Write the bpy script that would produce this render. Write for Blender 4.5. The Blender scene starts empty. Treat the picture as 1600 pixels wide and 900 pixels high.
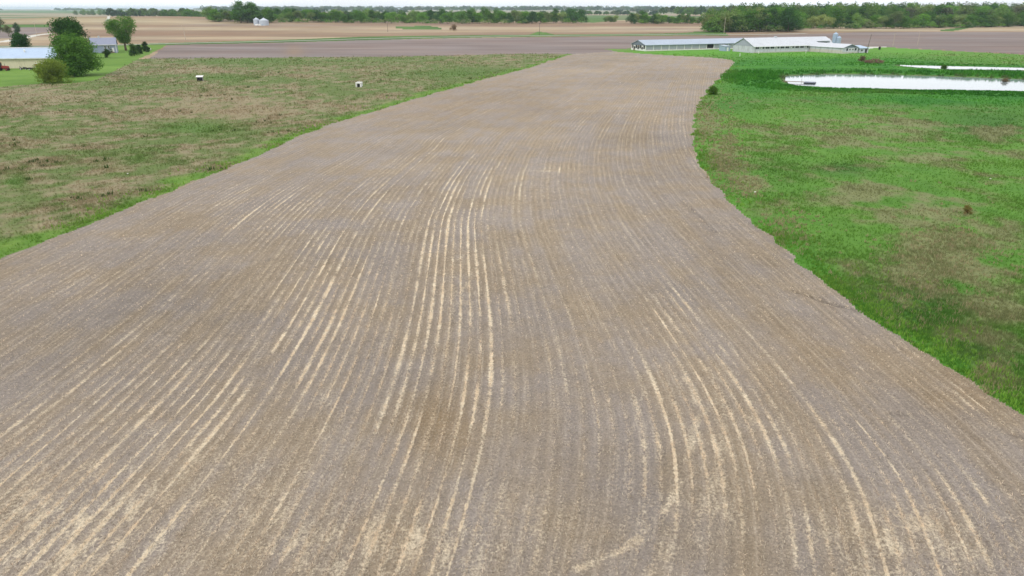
import bpy, math, random
import numpy as np

# ------------------------------------------------------------------ camera, sky, sun, exposure
H, PITCH, FPX = 23.0, math.radians(22.27), 1067.0
SC = bpy.context.scene
COL = SC.collection
cam = bpy.data.cameras.new('camera')
cam.sensor_width = 36.0
cam.lens = 36.0 * FPX / 1600.0
cam.clip_start = 0.5
cam.clip_end = 60000
camo = bpy.data.objects.new('camera', cam)
camo.location = (0, 0, H)
camo.rotation_euler = (math.pi / 2 - PITCH, 0, 0)
COL.objects.link(camo)
SC.camera = camo

SUN_EL, SUN_AZ = math.radians(48), math.radians(-145)   # azimuth from +Y, clockwise; behind the camera to the left
w = bpy.data.worlds.new('World')
SC.world = w
w.use_nodes = True
nt = w.node_tree
nt.nodes.clear()
wo = nt.nodes.new('ShaderNodeOutputWorld')
bg = nt.nodes.new('ShaderNodeBackground')
sky = nt.nodes.new('ShaderNodeTexSky')
sky.sky_type = 'NISHITA'
sky.sun_disc = False
sky.sun_elevation = SUN_EL
sky.sun_rotation = SUN_AZ
sky.air_density = 1.0
sky.dust_density = 4.0
sky.ozone_density = 1.5
tcw = nt.nodes.new('ShaderNodeTexCoord')
cn = nt.nodes.new('ShaderNodeTexNoise')
cn.inputs['Scale'].default_value = 2.2
cn.inputs['Detail'].default_value = 5
mpw = nt.nodes.new('ShaderNodeMapping')
mpw.inputs['Scale'].default_value = (1, 1, 4)
nt.links.new(tcw.outputs['Generated'], mpw.inputs[0])
nt.links.new(mpw.outputs[0], cn.inputs['Vector'])
rm = nt.nodes.new('ShaderNodeMapRange')
rm.inputs['From Min'].default_value = 0.3
rm.inputs['From Max'].default_value = 0.6
rm.inputs['To Min'].default_value = 0.72
rm.inputs['To Max'].default_value = 0.97
nt.links.new(cn.outputs['Fac'], rm.inputs['Value'])
mxw = nt.nodes.new('ShaderNodeMix')
mxw.data_type = 'RGBA'
mxw.inputs[7].default_value = (12.0, 12.2, 12.6, 1)      # overcast cloud sheet
nt.links.new(rm.outputs[0], mxw.inputs[0])
nt.links.new(sky.outputs[0], mxw.inputs[6])
nt.links.new(mxw.outputs[2], bg.inputs['Color'])
bg.inputs['Strength'].default_value = 0.1
nt.links.new(bg.outputs[0], wo.inputs['Surface'])

sl = bpy.data.lights.new('sun', 'SUN')
sl.energy = 1.3
sl.angle = math.radians(14)
sl.color = (1.0, 0.96, 0.9)
so = bpy.data.objects.new('sun', sl)
so.rotation_euler = (math.pi / 2 - SUN_EL, 0, math.pi - SUN_AZ)
so.location = (0, 0, 80)
COL.objects.link(so)

SC.view_settings.view_transform = 'Standard'
SC.view_settings.look = 'None'
SC.view_settings.gamma = 1
SC.view_settings.use_curve_mapping = False
SC.view_settings.exposure = 0.12
SC.render.engine = 'CYCLES'
SC.cycles.use_denoising = True
SC.cycles.max_bounces = 5
SC.cycles.diffuse_bounces = 3
SC.cycles.volume_bounces = 1
SC.cycles.transparent_max_bounces = 4

# ------------------------------------------------------------------ small maths
rng = np.random.default_rng(7)
random.seed(7)
CP, SP = math.cos(PITCH), math.sin(PITCH)


def lin(r, g, b, k=1.0):
    def f(c):
        c /= 255.0
        return k * (c / 12.92 if c <= 0.04045 else ((c + 0.055) / 1.055) ** 2.4)
    return np.array((f(r), f(g), f(b)))


def hash2(ix, iy, s):
    h = (ix.astype(np.int64) * 374761393 + iy.astype(np.int64) * 668265263 + s * 974711) & 0x7fffffff
    h = ((h ^ (h >> 13)) * 1274126177) & 0x7fffffff
    h = h ^ (h >> 16)
    return (h & 0xffff) / 65535.0


def vnoise(x, y, s=0):
    x = np.asarray(x, float); y = np.asarray(y, float)
    ix, iy = np.floor(x), np.floor(y)
    fx, fy = x - ix, y - iy
    fx = fx * fx * (3 - 2 * fx); fy = fy * fy * (3 - 2 * fy)
    a = hash2(ix, iy, s); b = hash2(ix + 1, iy, s); c = hash2(ix, iy + 1, s); d = hash2(ix + 1, iy + 1, s)
    return (a * (1 - fx) + b * fx) * (1 - fy) + (c * (1 - fx) + d * fx) * fy


def fbm(x, y, s=0, o=4):
    t, a, n = 0, 0.5, 0
    for k in range(o):
        t = t + a * vnoise(x, y, s + 17 * k); n += a
        x = x * 2.03 + 11.3; y = y * 2.03 + 5.7; a *= 0.5
    return t / n


def sst(a, b, x):
    t = np.clip((x - a) / (b - a), 0, 1)
    return t * t * (3 - 2 * t)


# ------------------------------------------------------------------ terrain height
HILLS = [(-560, 1080, 300, 200, 12.0), (640, 1040, 520, 240, 5.5), (60, 1000, 240, 140, 2.0), (-150, 900, 160, 90, 1.8),
         (300, 760, 200, 70, 1.2), (900, 1500, 700, 260, 10.0)]
POND_Z = -0.7
POND2_Z = 0.55


def hz0(x, y):
    x = np.asarray(x, float); y = np.asarray(y, float)
    z = 0.5 * (fbm(x / 60, y / 75, 3, 3) - 0.5) * 2 * sst(30, 100, y) * (1 - sst(380, 480, y))
    z = z + 3.0 * (fbm(x / 340, y / 300, 5, 3) - 0.5) * sst(680, 1000, y)
    z = z - 1.1 * np.exp(-((x + 75) / 30) ** 2 - ((y - 165) / 45) ** 2)          # swale in the meadow
    z = z - 0.9 * np.exp(-((x - 95) / 28) ** 2 - ((y - 120) / 30) ** 2)
    for cx, cy, rx, ry, h in HILLS:
        z = z + h * np.exp(-((x - cx) / rx) ** 2 - ((y - cy) / ry) ** 2)
    return z


def ray(px, py):
    a, b = (px - 800) / FPX, (450 - py) / FPX
    return np.array((a, CP + b * SP, -SP + b * CP))


TT = np.geomspace(15, 40000, 4000)


def at(px, py, hf=hz0, dz=0.0):
    d = ray(px, py)
    X, Y, Z = d[0] * TT, d[1] * TT, H + d[2] * TT
    g = Z - (hf(X, Y) + dz)
    k = np.argmax(g < 0)
    if g[k] >= 0:
        k = len(TT) - 1
    t0, t1 = TT[max(k - 1, 0)], TT[k]
    f = g[max(k - 1, 0)] / (g[max(k - 1, 0)] - g[k] + 1e-9)
    t = t0 + (t1 - t0) * f
    return np.array((d[0] * t, d[1] * t))


def atz(px, py, z):                                     # on a level plane
    d = ray(px, py)
    t = (z - H) / d[2]
    return np.array((d[0] * t, d[1] * t))


def proj(x, y, z):
    zz = z - H
    dep = y * CP - zz * SP
    return 800 + FPX * x / dep, 450 - FPX * (y * SP + zz * CP) / dep


def inside(poly, x, y):
    poly = np.asarray(poly)
    res = np.zeros(x.shape, bool)
    bb = (x >= poly[:, 0].min()) & (x <= poly[:, 0].max()) & (y >= poly[:, 1].min()) & (y <= poly[:, 1].max())
    xs, ys = x[bb], y[bb]
    r = np.zeros(xs.shape, bool)
    n = len(poly)
    for i in range(n):
        x0, y0 = poly[i]; x1, y1 = poly[(i + 1) % n]
        if y0 == y1:
            continue
        c = ((y0 > ys) != (y1 > ys)) & (xs < (x1 - x0) * (ys - y0) / (y1 - y0) + x0)
        r ^= c
    res[bb] = r
    return res


def pdist(line, x, y, closed=False):
    line = np.asarray(line, float)
    best = np.full(x.shape, 1e9)
    n = len(line)
    for i in range(n if closed else n - 1):
        a = line[i]; b = line[(i + 1) % n]
        d = b - a
        L = d @ d + 1e-12
        t = np.clip(((x - a[0]) * d[0] + (y - a[1]) * d[1]) / L, 0, 1)
        best = np.minimum(best, (x - a[0] - t * d[0]) ** 2 + (y - a[1] - t * d[1]) ** 2)
    return np.sqrt(best)


def smooth_line(p, n=3):
    p = np.asarray(p, float)
    for _ in range(n):
        q = np.empty((2 * len(p), 2))
        q[0::2][:-1] = 0.75 * p[:-1] + 0.25 * p[1:]
        q[1::2][:-1] = 0.25 * p[:-1] + 0.75 * p[1:]
        q = q[:-2]
        p = np.vstack([p[:1], q, p[-1:]])
    return p


def atl(pts, **k):
    return np.array([at(a, b, **k) for a, b in pts])


# ------------------------------------------------------------------ outlines of the fields, on the ground
L_PX = [(895, 84), (830, 105), (700, 140), (560, 180), (470, 210), (400, 245), (300, 285), (200, 325), (100, 365), (0, 405), (-300, 525), (-700, 690)]
R_PX = [(960, 80), (1000, 83.3), (1060, 86.8), (1125, 90.5), (1153, 95), (1128, 120), (1103, 142), (1086, 180), (1083, 228), (1098, 268), (1150, 322), (1250, 411), (1400, 530), (1600, 645), (1900, 818), (2100, 935)]
LW = smooth_line(atl(L_PX), 2)
RW = smooth_line(atl(R_PX), 2)
FIELD = np.vstack([LW, [(LW[-1][0] - 60, 4), (RW[-1][0] + 60, 4)], RW[::-1]])
POND1_PX = [(1227, 120.5), (1229, 118.8), (1245, 118.3), (1275, 117.2), (1300, 116), (1400, 117.5), (1500, 120.5), (1600, 124.5), (1800, 132), (1800, 151),
            (1600, 143.3), (1500, 141), (1400, 140.3), (1350, 138.2), (1300, 137.8), (1258, 135.2), (1235, 131.6), (1228, 126)]
POND2_PX = [(1405, 101.6), (1500, 103.8), (1600, 106), (1760, 109.5), (1760, 113.5), (1600, 109.6), (1480, 107.8), (1440, 105.8), (1412, 103.4)]
P1 = smooth_line(np.array([atz(a, b, POND_Z) for a, b in POND1_PX]), 1)
P2 = np.array([atz(a, b, POND2_Z) for a, b in POND2_PX])


def hz(x, y):
    x = np.asarray(x, float); y = np.asarray(y, float)
    z = hz0(x, y)
    sh = x.shape
    x1, y1, z1 = x.ravel(), y.ravel(), np.array(z, float).ravel()
    m = (x1 > 60) & (x1 < 480) & (y1 > 190) & (y1 < 420)
    if m.any():
        xs, ys = x1[m], y1[m]
        zz = z1[m]
        for P, pz in ((P1, POND_Z), (P2, POND2_Z)):
            ins = inside(P, xs, ys)
            d = np.where(ins, -1, 1) * pdist(P, xs, ys, True)
            f = sst(0, 16 if pz < 0 else 8, d)
            bank = pz + 0.06 + (0.30 if pz < 0 else .04) * sst(0, 3, d)
            zz = np.where(d > 0, bank * (1 - f) + zz * f, pz - 0.15 - 0.9 * sst(0, 3, -d))
        z1[m] = zz
    return z1.reshape(sh)


def gz(x, y):
    return float(hz(np.array([x]), np.array([y]))[0])


# ------------------------------------------------------------------ row direction across the tilled field
ROWS_PX = [
    L_PX[1:10], R_PX[6:15],
    [(0, 790), (159, 636), (260, 540)], [(0, 673), (113, 594), (230, 510)], [(60, 900), (200, 760), (330, 640)],
    [(232, 895), (257, 862), (313, 787), (381, 685), (400, 647), (450, 545)], [(430, 639), (479, 500), (501, 414)], [(453, 881), (521, 673), (539, 500), (557, 395)], [(587, 642), (602, 500), (619, 369)], [(629, 642), (632, 447)], [(730, 620), (711, 470), (685, 350)], [(790, 511), (760, 425), (737, 350)], [(932, 594), (869, 466)], [(1000, 474), (899, 380)], [(600, 890), (612, 780)], [(491, 794), (544, 560), (570, 400)], [(440, 900), (475, 800), (520, 640)],
    [(740, 700), (735, 630), (690, 360), (680, 264), (695, 225)], [(690, 900), (690, 780)], [(830, 700), (790, 520), (750, 386), (733, 325), (722, 259), (745, 215)],
    [(780, 335), (790, 290), (840, 240), (930, 190), (1010, 145)], [(338, 390), (400, 330), (470, 292), (560, 262), (700, 215), (850, 165)],
    [(440, 440), (500, 350), (560, 290), (640, 240)],
    [(940, 330), (925, 280), (938, 230), (985, 185), (1050, 142)],
    [(1450, 720), (1330, 600), (1200, 480), (1100, 390), (1030, 310), (1005, 250), (1012, 195), (1050, 150)],
    [(1047, 390), (995, 338), (956, 299)], [(1110, 780), (1135, 680), (1120, 600), (1040, 490), (960, 400)],
    [(1512, 822), (1490, 743), (1440, 690)], [(1210, 750), (1205, 680), (1180, 590), (1100, 490)], [(1440, 880), (1420, 740), (1330, 640)],
    [(960, 650), (930, 560), (890, 450), (860, 380)], [(1020, 830), (1052, 780), (1085, 690), (1075, 600)], [(1000, 895), (1080, 830), (1130, 740), (1140, 650), (1110, 570)], [(1130, 895), (1190, 800), (1215, 700)], [(1580, 900), (1560, 800), (1500, 700)],
    [(1180, 830), (1222, 720), (1200, 610), (1120, 520)], [(975, 760), (1000, 660), (985, 570)], [(745, 890), (748, 780), (742, 690)], [(800, 890), (795, 790), (780, 690)], [(645, 890), (655, 790), (662, 690)], [(870, 890), (865, 800), (840, 700)], [(550, 890), (575, 790)],
    [(940, 110), (900, 135), (820, 165)], [(1090, 110), (1050, 130), (1000, 160)], [(1140, 100), (1110, 130)],
]
cp, ch = [], []
for line in ROWS_PX:
    wl = smooth_line(atl(line), 1)
    if wl[0][1] > wl[-1][1]:
        wl = wl[::-1]
    for a, b in zip(wl[:-1], wl[1:]):
        d = b - a
        if d[1] < 0:
            d = -d
        cp.append((a + b) / 2); ch.append(d / np.hypot(*d))
cp, ch = np.array(cp), np.array(ch)
GX0, GX1, GY0, GY1, GS = -200.0, 230.0, 4.0, 440.0, 2.0
gxs, gys = np.arange(GX0, GX1 + .1, GS), np.arange(GY0, GY1 + .1, GS)
GX, GY = np.meshgrid(gxs, gys)


def warp(x, y):
    yy = np.maximum(y, 12) + 12
    return x / yy * 2.0, np.log(yy) * 1.6


qx, qy = warp(cp[:, 0], cp[:, 1])
gx_, gy_ = warp(GX.ravel(), GY.ravel())
sx = np.zeros(gx_.shape); sy = np.zeros(gx_.shape)
for k in range(len(cp)):
    wk = 1.0 / (((gx_ - qx[k]) ** 2 + (gy_ - qy[k]) ** 2) + 0.0015) ** 1.6
    sx += wk * ch[k, 0]; sy += wk * ch[k, 1]
nn = np.hypot(sx, sy)
TX, TY = (sx / nn).reshape(GX.shape), (sy / nn).reshape(GX.shape)
NX, NY = TY, -TX                                        # normal = gradient of the row coordinate


def poisson(ax, ay, it=700):
    ex = 0.5 * (ax[:, 1:] + ax[:, :-1]) * GS
    ey = 0.5 * (ay[1:, :] + ay[:-1, :]) * GS

    def div(gx, gy):
        r = np.zeros(GX.shape)
        r[:, 1:] += gx; r[:, :-1] -= gx
        r[1:, :] += gy; r[:-1, :] -= gy
        return r

    def A(u):
        return div(u[:, 1:] - u[:, :-1], u[1:, :] - u[:-1, :])
    b = div(ex, ey)
    u = GX.copy()
    r = b - A(u); p = r.copy(); rs = (r * r).sum()
    for _ in range(it):
        Ap = A(p)
        al = rs / ((p * Ap).sum() + 1e-12)
        u += al * p; r -= al * Ap
        rn = (r * r).sum()
        if rn < 1e-6:
            break
        p = r + rn / rs * p; rs = rn
    return u


UG = poisson(NX, NY)
VG = poisson(TX, TY)


def samp(G, x, y):
    fx = np.clip((x - GX0) / GS, 0, len(gxs) - 1.001); fy = np.clip((y - GY0) / GS, 0, len(gys) - 1.001)
    i, j = fx.astype(int), fy.astype(int)
    fx -= i; fy -= j
    return (G[j, i] * (1 - fx) + G[j, i + 1] * fx) * (1 - fy) + (G[j + 1, i] * (1 - fx) + G[j + 1, i + 1] * fx) * fy


# ------------------------------------------------------------------ node helper and materials
class NT:
    def __init__(self, name):
        self.m = bpy.data.materials.new(name)
        self.m.use_nodes = True
        self.t = self.m.node_tree
        self.t.nodes.clear()
        self.out = self.t.nodes.new('ShaderNodeOutputMaterial')

    def n(self, kind, **k):
        nd = self.t.nodes.new('ShaderNode' + kind)
        for a, b in k.items():
            setattr(nd, a, b)
        return nd

    def put(self, sock, v):
        if hasattr(v, 'is_linked'):
            self.t.links.new(v, sock)
        elif v is not None:
            if sock.type == 'RGBA' and not isinstance(v, (int, float)):
                v = tuple(float(c) for c in v) + ((1.0,) if len(v) == 3 else ())
            elif sock.type == 'VECTOR' and not isinstance(v, (int, float)):
                v = tuple(float(c) for c in v)
            sock.default_value = v

    def ma(self, op, a, b=None, c=None, clamp=False):
        nd = self.n('Math', operation=op, use_clamp=clamp)
        self.put(nd.inputs[0], a); self.put(nd.inputs[1], b); self.put(nd.inputs[2], c)
        return nd.outputs[0]

    def mr(self, v, a, b, c=0.0, d=1.0, smooth=True):
        nd = self.n('MapRange')
        nd.interpolation_type = 'SMOOTHSTEP' if smooth else 'LINEAR'
        self.put(nd.inputs[0], v)
        for k, q in enumerate((a, b, c, d)):
            self.put(nd.inputs[1 + k], q)
        return nd.outputs[0]

    def mix(self, f, a, b, blend='MIX'):
        nd = self.n('Mix', data_type='RGBA', blend_type=blend)
        self.put(nd.inputs[0], f); self.put(nd.inputs[6], a); self.put(nd.inputs[7], b)
        return nd.outputs[2]

    def noise(self, vec, scale, detail=3, rough=0.55, col=False):
        nd = self.n('TexNoise')
        self.put(nd.inputs['Vector'], vec)
        nd.inputs['Scale'].default_value = scale
        nd.inputs['Detail'].default_value = detail
        nd.inputs['Roughness'].default_value = rough
        return nd.outputs['Color' if col else 'Fac']

    def attr(self, name, what='Color'):
        nd = self.n('Attribute', attribute_name=name)
        return nd.outputs[what]

    def pos(self):
        return self.n('NewGeometry').outputs['Position']

    def obj(self):
        return self.n('TexCoord').outputs['Object']

    def sep(self, v):
        nd = self.n('SeparateXYZ')
        self.put(nd.inputs[0], v)
        return nd.outputs

    def com(self, x, y, z=0.0):
        nd = self.n('CombineXYZ')
        self.put(nd.inputs[0], x); self.put(nd.inputs[1], y); self.put(nd.inputs[2], z)
        return nd.outputs[0]

    def bump(self, h, strength=0.5, dist=0.05):
        nd = self.n('Bump')
        self.put(nd.inputs['Height'], h)
        nd.inputs['Strength'].default_value = strength
        nd.inputs['Distance'].default_value = dist
        return nd.outputs[0]

    def bsdf(self, col, rough=0.9, normal=None, metal=0.0, spec=0.2):
        nd = self.n('BsdfPrincipled')
        self.put(nd.inputs['Base Color'], col); self.put(nd.inputs['Roughness'], rough)
        nd.inputs['Metallic'].default_value = metal
        nd.inputs['Specular IOR Level'].default_value = spec
        if normal is not None:
            self.t.links.new(normal, nd.inputs['Normal'])
        self.t.links.new(nd.outputs[0], self.out.inputs['Surface'])
        return self.m


def mat_field():
    t = NT('tilled_soil')
    P = t.pos()
    rv = t.sep(t.attr('row', 'Vector'))
    u, v = rv[0], rv[1]
    tint = t.attr('tint')
    mk = t.sep(t.attr('straw', 'Vector'))               # x row straw, y loose straw sheet, z wheel track
    wob = t.noise(P, 0.9, 2)
    fine = t.noise(P, 6.0, 5, 0.7)
    fleck = t.noise(P, 17.0, 3, 0.7)
    big = t.noise(P, 0.11, 4, 0.6)
    mid = t.noise(P, 0.8, 4, 0.6)
    u2 = t.ma('ADD', u, t.ma('MULTIPLY', t.ma('SUBTRACT', wob, 0.5), 0.10))
    r = t.ma('DIVIDE', u2, 0.76)
    idr = t.ma('FLOOR', r)
    fr = t.ma('ABSOLUTE', t.ma('SUBTRACT', t.ma('FRACT', r), 0.5))
    prof = t.mr(t.ma('ADD', fr, t.ma('MULTIPLY', t.ma('SUBTRACT', t.noise(P, 2.6, 3, .65), .5), .34)), 0.02, t.mr(t.noise(t.com(t.ma('MULTIPLY', idr, 7.7), t.ma('MULTIPLY', v, .05)), 1.0, 2, .5), .35, .65, .12, .36), 1.0, 0.0)
    wn = t.n('TexWhiteNoise', noise_dimensions='1D')
    t.put(wn.inputs['W'], idr)
    rowr = wn.outputs['Value']
    along = t.noise(t.com(t.ma('MULTIPLY', idr, 3.71), t.ma('MULTIPLY', v, 0.07)), 1.0, 3, 0.6)
    along = t.mr(along, 0.30, 0.54)
    pid = t.n('TexWhiteNoise', noise_dimensions='1D')
    t.put(pid.inputs['W'], t.ma('FLOOR', t.ma('DIVIDE', t.ma('ADD', u, 1.1), 4.56)))
    pal = t.noise(t.com(t.ma('MULTIPLY', pid.outputs['Value'], 91.0), t.ma('MULTIPLY', v, 0.03)), 1.0, 2, 0.5)
    passk = t.mr(t.ma('ADD', t.ma('MULTIPLY', pid.outputs['Value'], .6), pal), 0.45, 1.0, 0.68, 1.1)
    prof = t.ma('MULTIPLY', prof, passk)
    st = t.ma('MULTIPLY', t.ma('MULTIPLY', prof, t.mr(rowr, 0.0, 0.9, 0.40, 1.0)), along)
    along2 = t.noise(t.com(t.ma('MULTIPLY', idr, 5.13), t.ma('MULTIPLY', v, 0.5)), 1.0, 4, 0.7)
    st = t.ma('MULTIPLY', t.ma('MULTIPLY', st, mk[0]), t.mr(along2, 0.34, 0.58, 0.35, 1.0))
    sheet = t.ma('MULTIPLY', t.mr(t.noise(t.com(t.ma('MULTIPLY', u, 1.3), t.ma('MULTIPLY', v, 0.45)), 1.0, 5, 0.65), 0.42, 0.66), mk[1])
    straw = t.ma('MAXIMUM', t.ma('MULTIPLY', st, 1.95), sheet)
    xb = t.noise(t.com(t.ma('MULTIPLY', u, 0.35), t.ma('MULTIPLY', v, 1.5)), 1.0, 4, 0.65)
    straw = t.ma('MAXIMUM', straw, t.ma('MULTIPLY', t.mr(xb, 0.46, 0.66), t.ma('MULTIPLY', mk[1], 0.6)))
    straw = t.ma('MAXIMUM', straw, mk[2])
    grain = t.ma('ADD', t.ma('MULTIPLY', t.ma('SUBTRACT', fine, 0.5), 2.3), t.ma('MULTIPLY', t.ma('SUBTRACT', fleck, 0.5), 1.2))
    sf = t.mr(t.ma('ADD', straw, t.ma('MULTIPLY', grain, 0.80)), 0.08, 1.05)
    sf = t.ma('MULTIPLY', sf, t.mr(straw, 0.02, 0.25))
    # soil: grey clay and brown loam, a planter pass lighter or darker than the next
    passn = t.noise(t.com(t.ma('MULTIPLY', u, 0.42), t.ma('MULTIPLY', v, 0.012)), 1.0, 3, 0.6)
    soil = t.mix(t.mr(t.ma('ADD', t.ma('MULTIPLY', big, 0.6), t.ma('MULTIPLY', passn, 0.4)), 0.40, 0.60), lin(145, 135, 126, .96), lin(147, 132, 112, .96))
    soil = t.mix(1.0, soil, tint, 'MULTIPLY')
    half = t.ma('ABSOLUTE', t.ma('SUBTRACT', t.ma('FRACT', t.ma('DIVIDE', u2, 0.38)), 0.5))
    hl = t.ma('MULTIPLY', t.mr(half, 0.05, 0.30, 1.0, 0.0), t.mr(t.noise(t.com(t.ma('MULTIPLY', u, 1.1), t.ma('MULTIPLY', v, 0.10)), 1.0, 4, 0.65), 0.40, 0.62))
    soil = t.mix(t.ma('MULTIPLY', hl, t.mr(fine, 0.35, 0.65, 0.08, 0.55)), soil, lin(190, 176, 156, .92))
    lines = t.ma('MULTIPLY', t.mr(t.ma('SINE', t.ma('MULTIPLY', u2, 2 * math.pi / 0.76)), -1, 1, -1, 1, False), t.ma('MULTIPLY', t.mr(passn, 0.3, 0.6, 0.2, 1.0), t.mr(t.noise(P, 0.25, 3), 0.35, 0.65, 0.02, 0.14)))
    soil = t.mix(1.0, soil, t.com(*[t.ma('ADD', 1.0, lines)] * 3), 'MULTIPLY')
    g2 = t.ma('ADD', 1.0, t.ma('ADD', t.ma('MULTIPLY', grain, 0.55), t.ma('MULTIPLY', t.ma('SUBTRACT', mid, 0.5), 0.35)))
    soil = t.mix(1.0, soil, t.com(g2, g2, g2), 'MULTIPLY')
    bits = t.mr(t.noise(P, 11.0, 4, 0.75), 0.57, 0.68)
    soil = t.mix(t.ma('MULTIPLY', bits, t.mr(mid, 0.35, 0.65, 0.25, 0.7)), soil, lin(200, 190, 176, .95))
    clod = t.mr(t.noise(P, 8.0, 3, 0.6), 0.33, 0.40, 1.0, 0.0)
    soil = t.mix(t.ma('MULTIPLY', clod, 0.6), soil, lin(92, 80, 68))
    strawc = t.mix(t.mr(t.noise(P, 0.35, 3), 0.4, 0.65), lin(226, 210, 182, .96), lin(214, 194, 164, .96))
    strawc = t.mix(1.0, strawc, t.com(*[t.ma('ADD', 0.96, t.ma('MULTIPLY', grain, 0.38))] * 3), 'MULTIPLY')
    col = t.mix(sf, soil, strawc)
    nrm = t.bump(t.ma('ADD', fine, t.ma('MULTIPLY', fleck, 0.4)), 0.9, 0.14)
    return t.bsdf(col, 0.95, nrm, spec=0.1)


def mat_ground(name, s1=0.25, amp=0.35, bumpd=0.15, fs=2.2):
    t = NT(name)
    P = t.pos()
    tint = t.attr('tint')
    a = t.noise(P, s1, 5, 0.65)
    b = t.noise(P, fs, 4, 0.7)
    k = t.ma('ADD', 1.0, t.ma('ADD', t.ma('MULTIPLY', t.ma('SUBTRACT', a, 0.5), amp * 1.6), t.ma('MULTIPLY', t.ma('SUBTRACT', b, 0.5), amp * 2.4)))
    col = t.mix(1.0, tint, t.com(k, k, t.ma('MULTIPLY', k, t.mr(b, 0.3, 0.7, 1.06, 0.94))), 'MULTIPLY')
    return t.bsdf(col, 0.95, t.bump(b, 0.6, bumpd), spec=0.1)


def mat_streak(name, sx_, sy_, amp=0.3):
    t = NT(name)
    P = t.sep(t.pos())
    tint = t.attr('tint')
    a = t.noise(t.com(t.ma('MULTIPLY', P[0], sx_), t.ma('MULTIPLY', P[1], sy_)), 1.0, 5, 0.65)
    b = t.noise(t.pos(), 1.4, 4, 0.7)
    c = t.noise(t.pos(), 0.012, 3, 0.6)
    k = t.ma('ADD', 1.0, t.ma('ADD', t.ma('MULTIPLY', t.ma('SUBTRACT', a, 0.5), amp * 1.8), t.ma('MULTIPLY', t.ma('SUBTRACT', b, 0.5), amp)))
    col = t.mix(1.0, tint, t.com(k, k, k), 'MULTIPLY')
    col = t.mix(t.mr(c, 0.4, 0.62, 0.0, 0.55), col, t.mix(1.0, col, (1.06, 0.97, 0.90), 'MULTIPLY'))
    return t.bsdf(col, 0.95, spec=0.05)


def mat_leaf(name, trans=0.35):
    t = NT(name)
    tint = t.attr('tint')
    oi = t.n('ObjectInfo')
    k = t.mr(oi.outputs['Random'], 0, 1, 0.72, 1.25, False)
    col = t.mix(1.0, tint, t.com(t.ma('MULTIPLY', k, t.mr(oi.outputs['Random'], 0.0, 1.0, 1.0, 1.08, False)), k, k), 'MULTIPLY')
    d = t.n('BsdfDiffuse'); t.put(d.inputs[0], col)
    tr = t.n('BsdfTranslucent'); t.put(tr.inputs[0], col)
    mx = t.n('MixShader')
    mx.inputs[0].default_value = trans
    t.t.links.new(d.outputs[0], mx.inputs[1]); t.t.links.new(tr.outputs[0], mx.inputs[2])
    t.t.links.new(mx.outputs[0], t.out.inputs['Surface'])
    return t.m


def mat_plain(name, c, rough=0.7, var=0.12, scale=0.7, metal=0.0, spec=0.3, rib=None, dirt=None):
    t = NT(name)
    O = t.obj()
    a = t.noise(O, scale, 5, 0.65)
    k = t.ma('ADD', 1.0, t.ma('MULTIPLY', t.ma('SUBTRACT', a, 0.5), var * 2.5))
    col = t.mix(1.0, tuple(c), t.com(k, k, k), 'MULTIPLY')
    if dirt is not None:
        s = t.sep(O)
        st = t.noise(t.com(t.ma('MULTIPLY', s[0], 1.2), t.ma('MULTIPLY', s[1], 1.2), t.ma('MULTIPLY', s[2], 0.15)), 1.0, 4, 0.6)
        col = t.mix(t.mr(st, 0.5, 0.72, 0.0, 0.6), col, tuple(dirt))
    nrm = None
    if rib:
        s = t.sep(O)
        wv = t.ma('SINE', t.ma('MULTIPLY', s[0 if rib[0] == 'x' else 1], 2 * math.pi / rib[1]))
        nrm = t.bump(t.ma('POWER', t.ma('ABSOLUTE', wv), 3.0), 0.6, 0.05)
    return t.bsdf(col, rough, nrm, metal, spec)


def mat_water():
    t = NT('pond_water')
    P = t.pos()
    n1 = t.noise(P, 1.6, 3, 0.5)
    return t.bsdf(tuple(lin(168, 182, 186, .75)), 0.06, t.bump(n1, 0.25, 0.02), spec=0.5)


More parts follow.
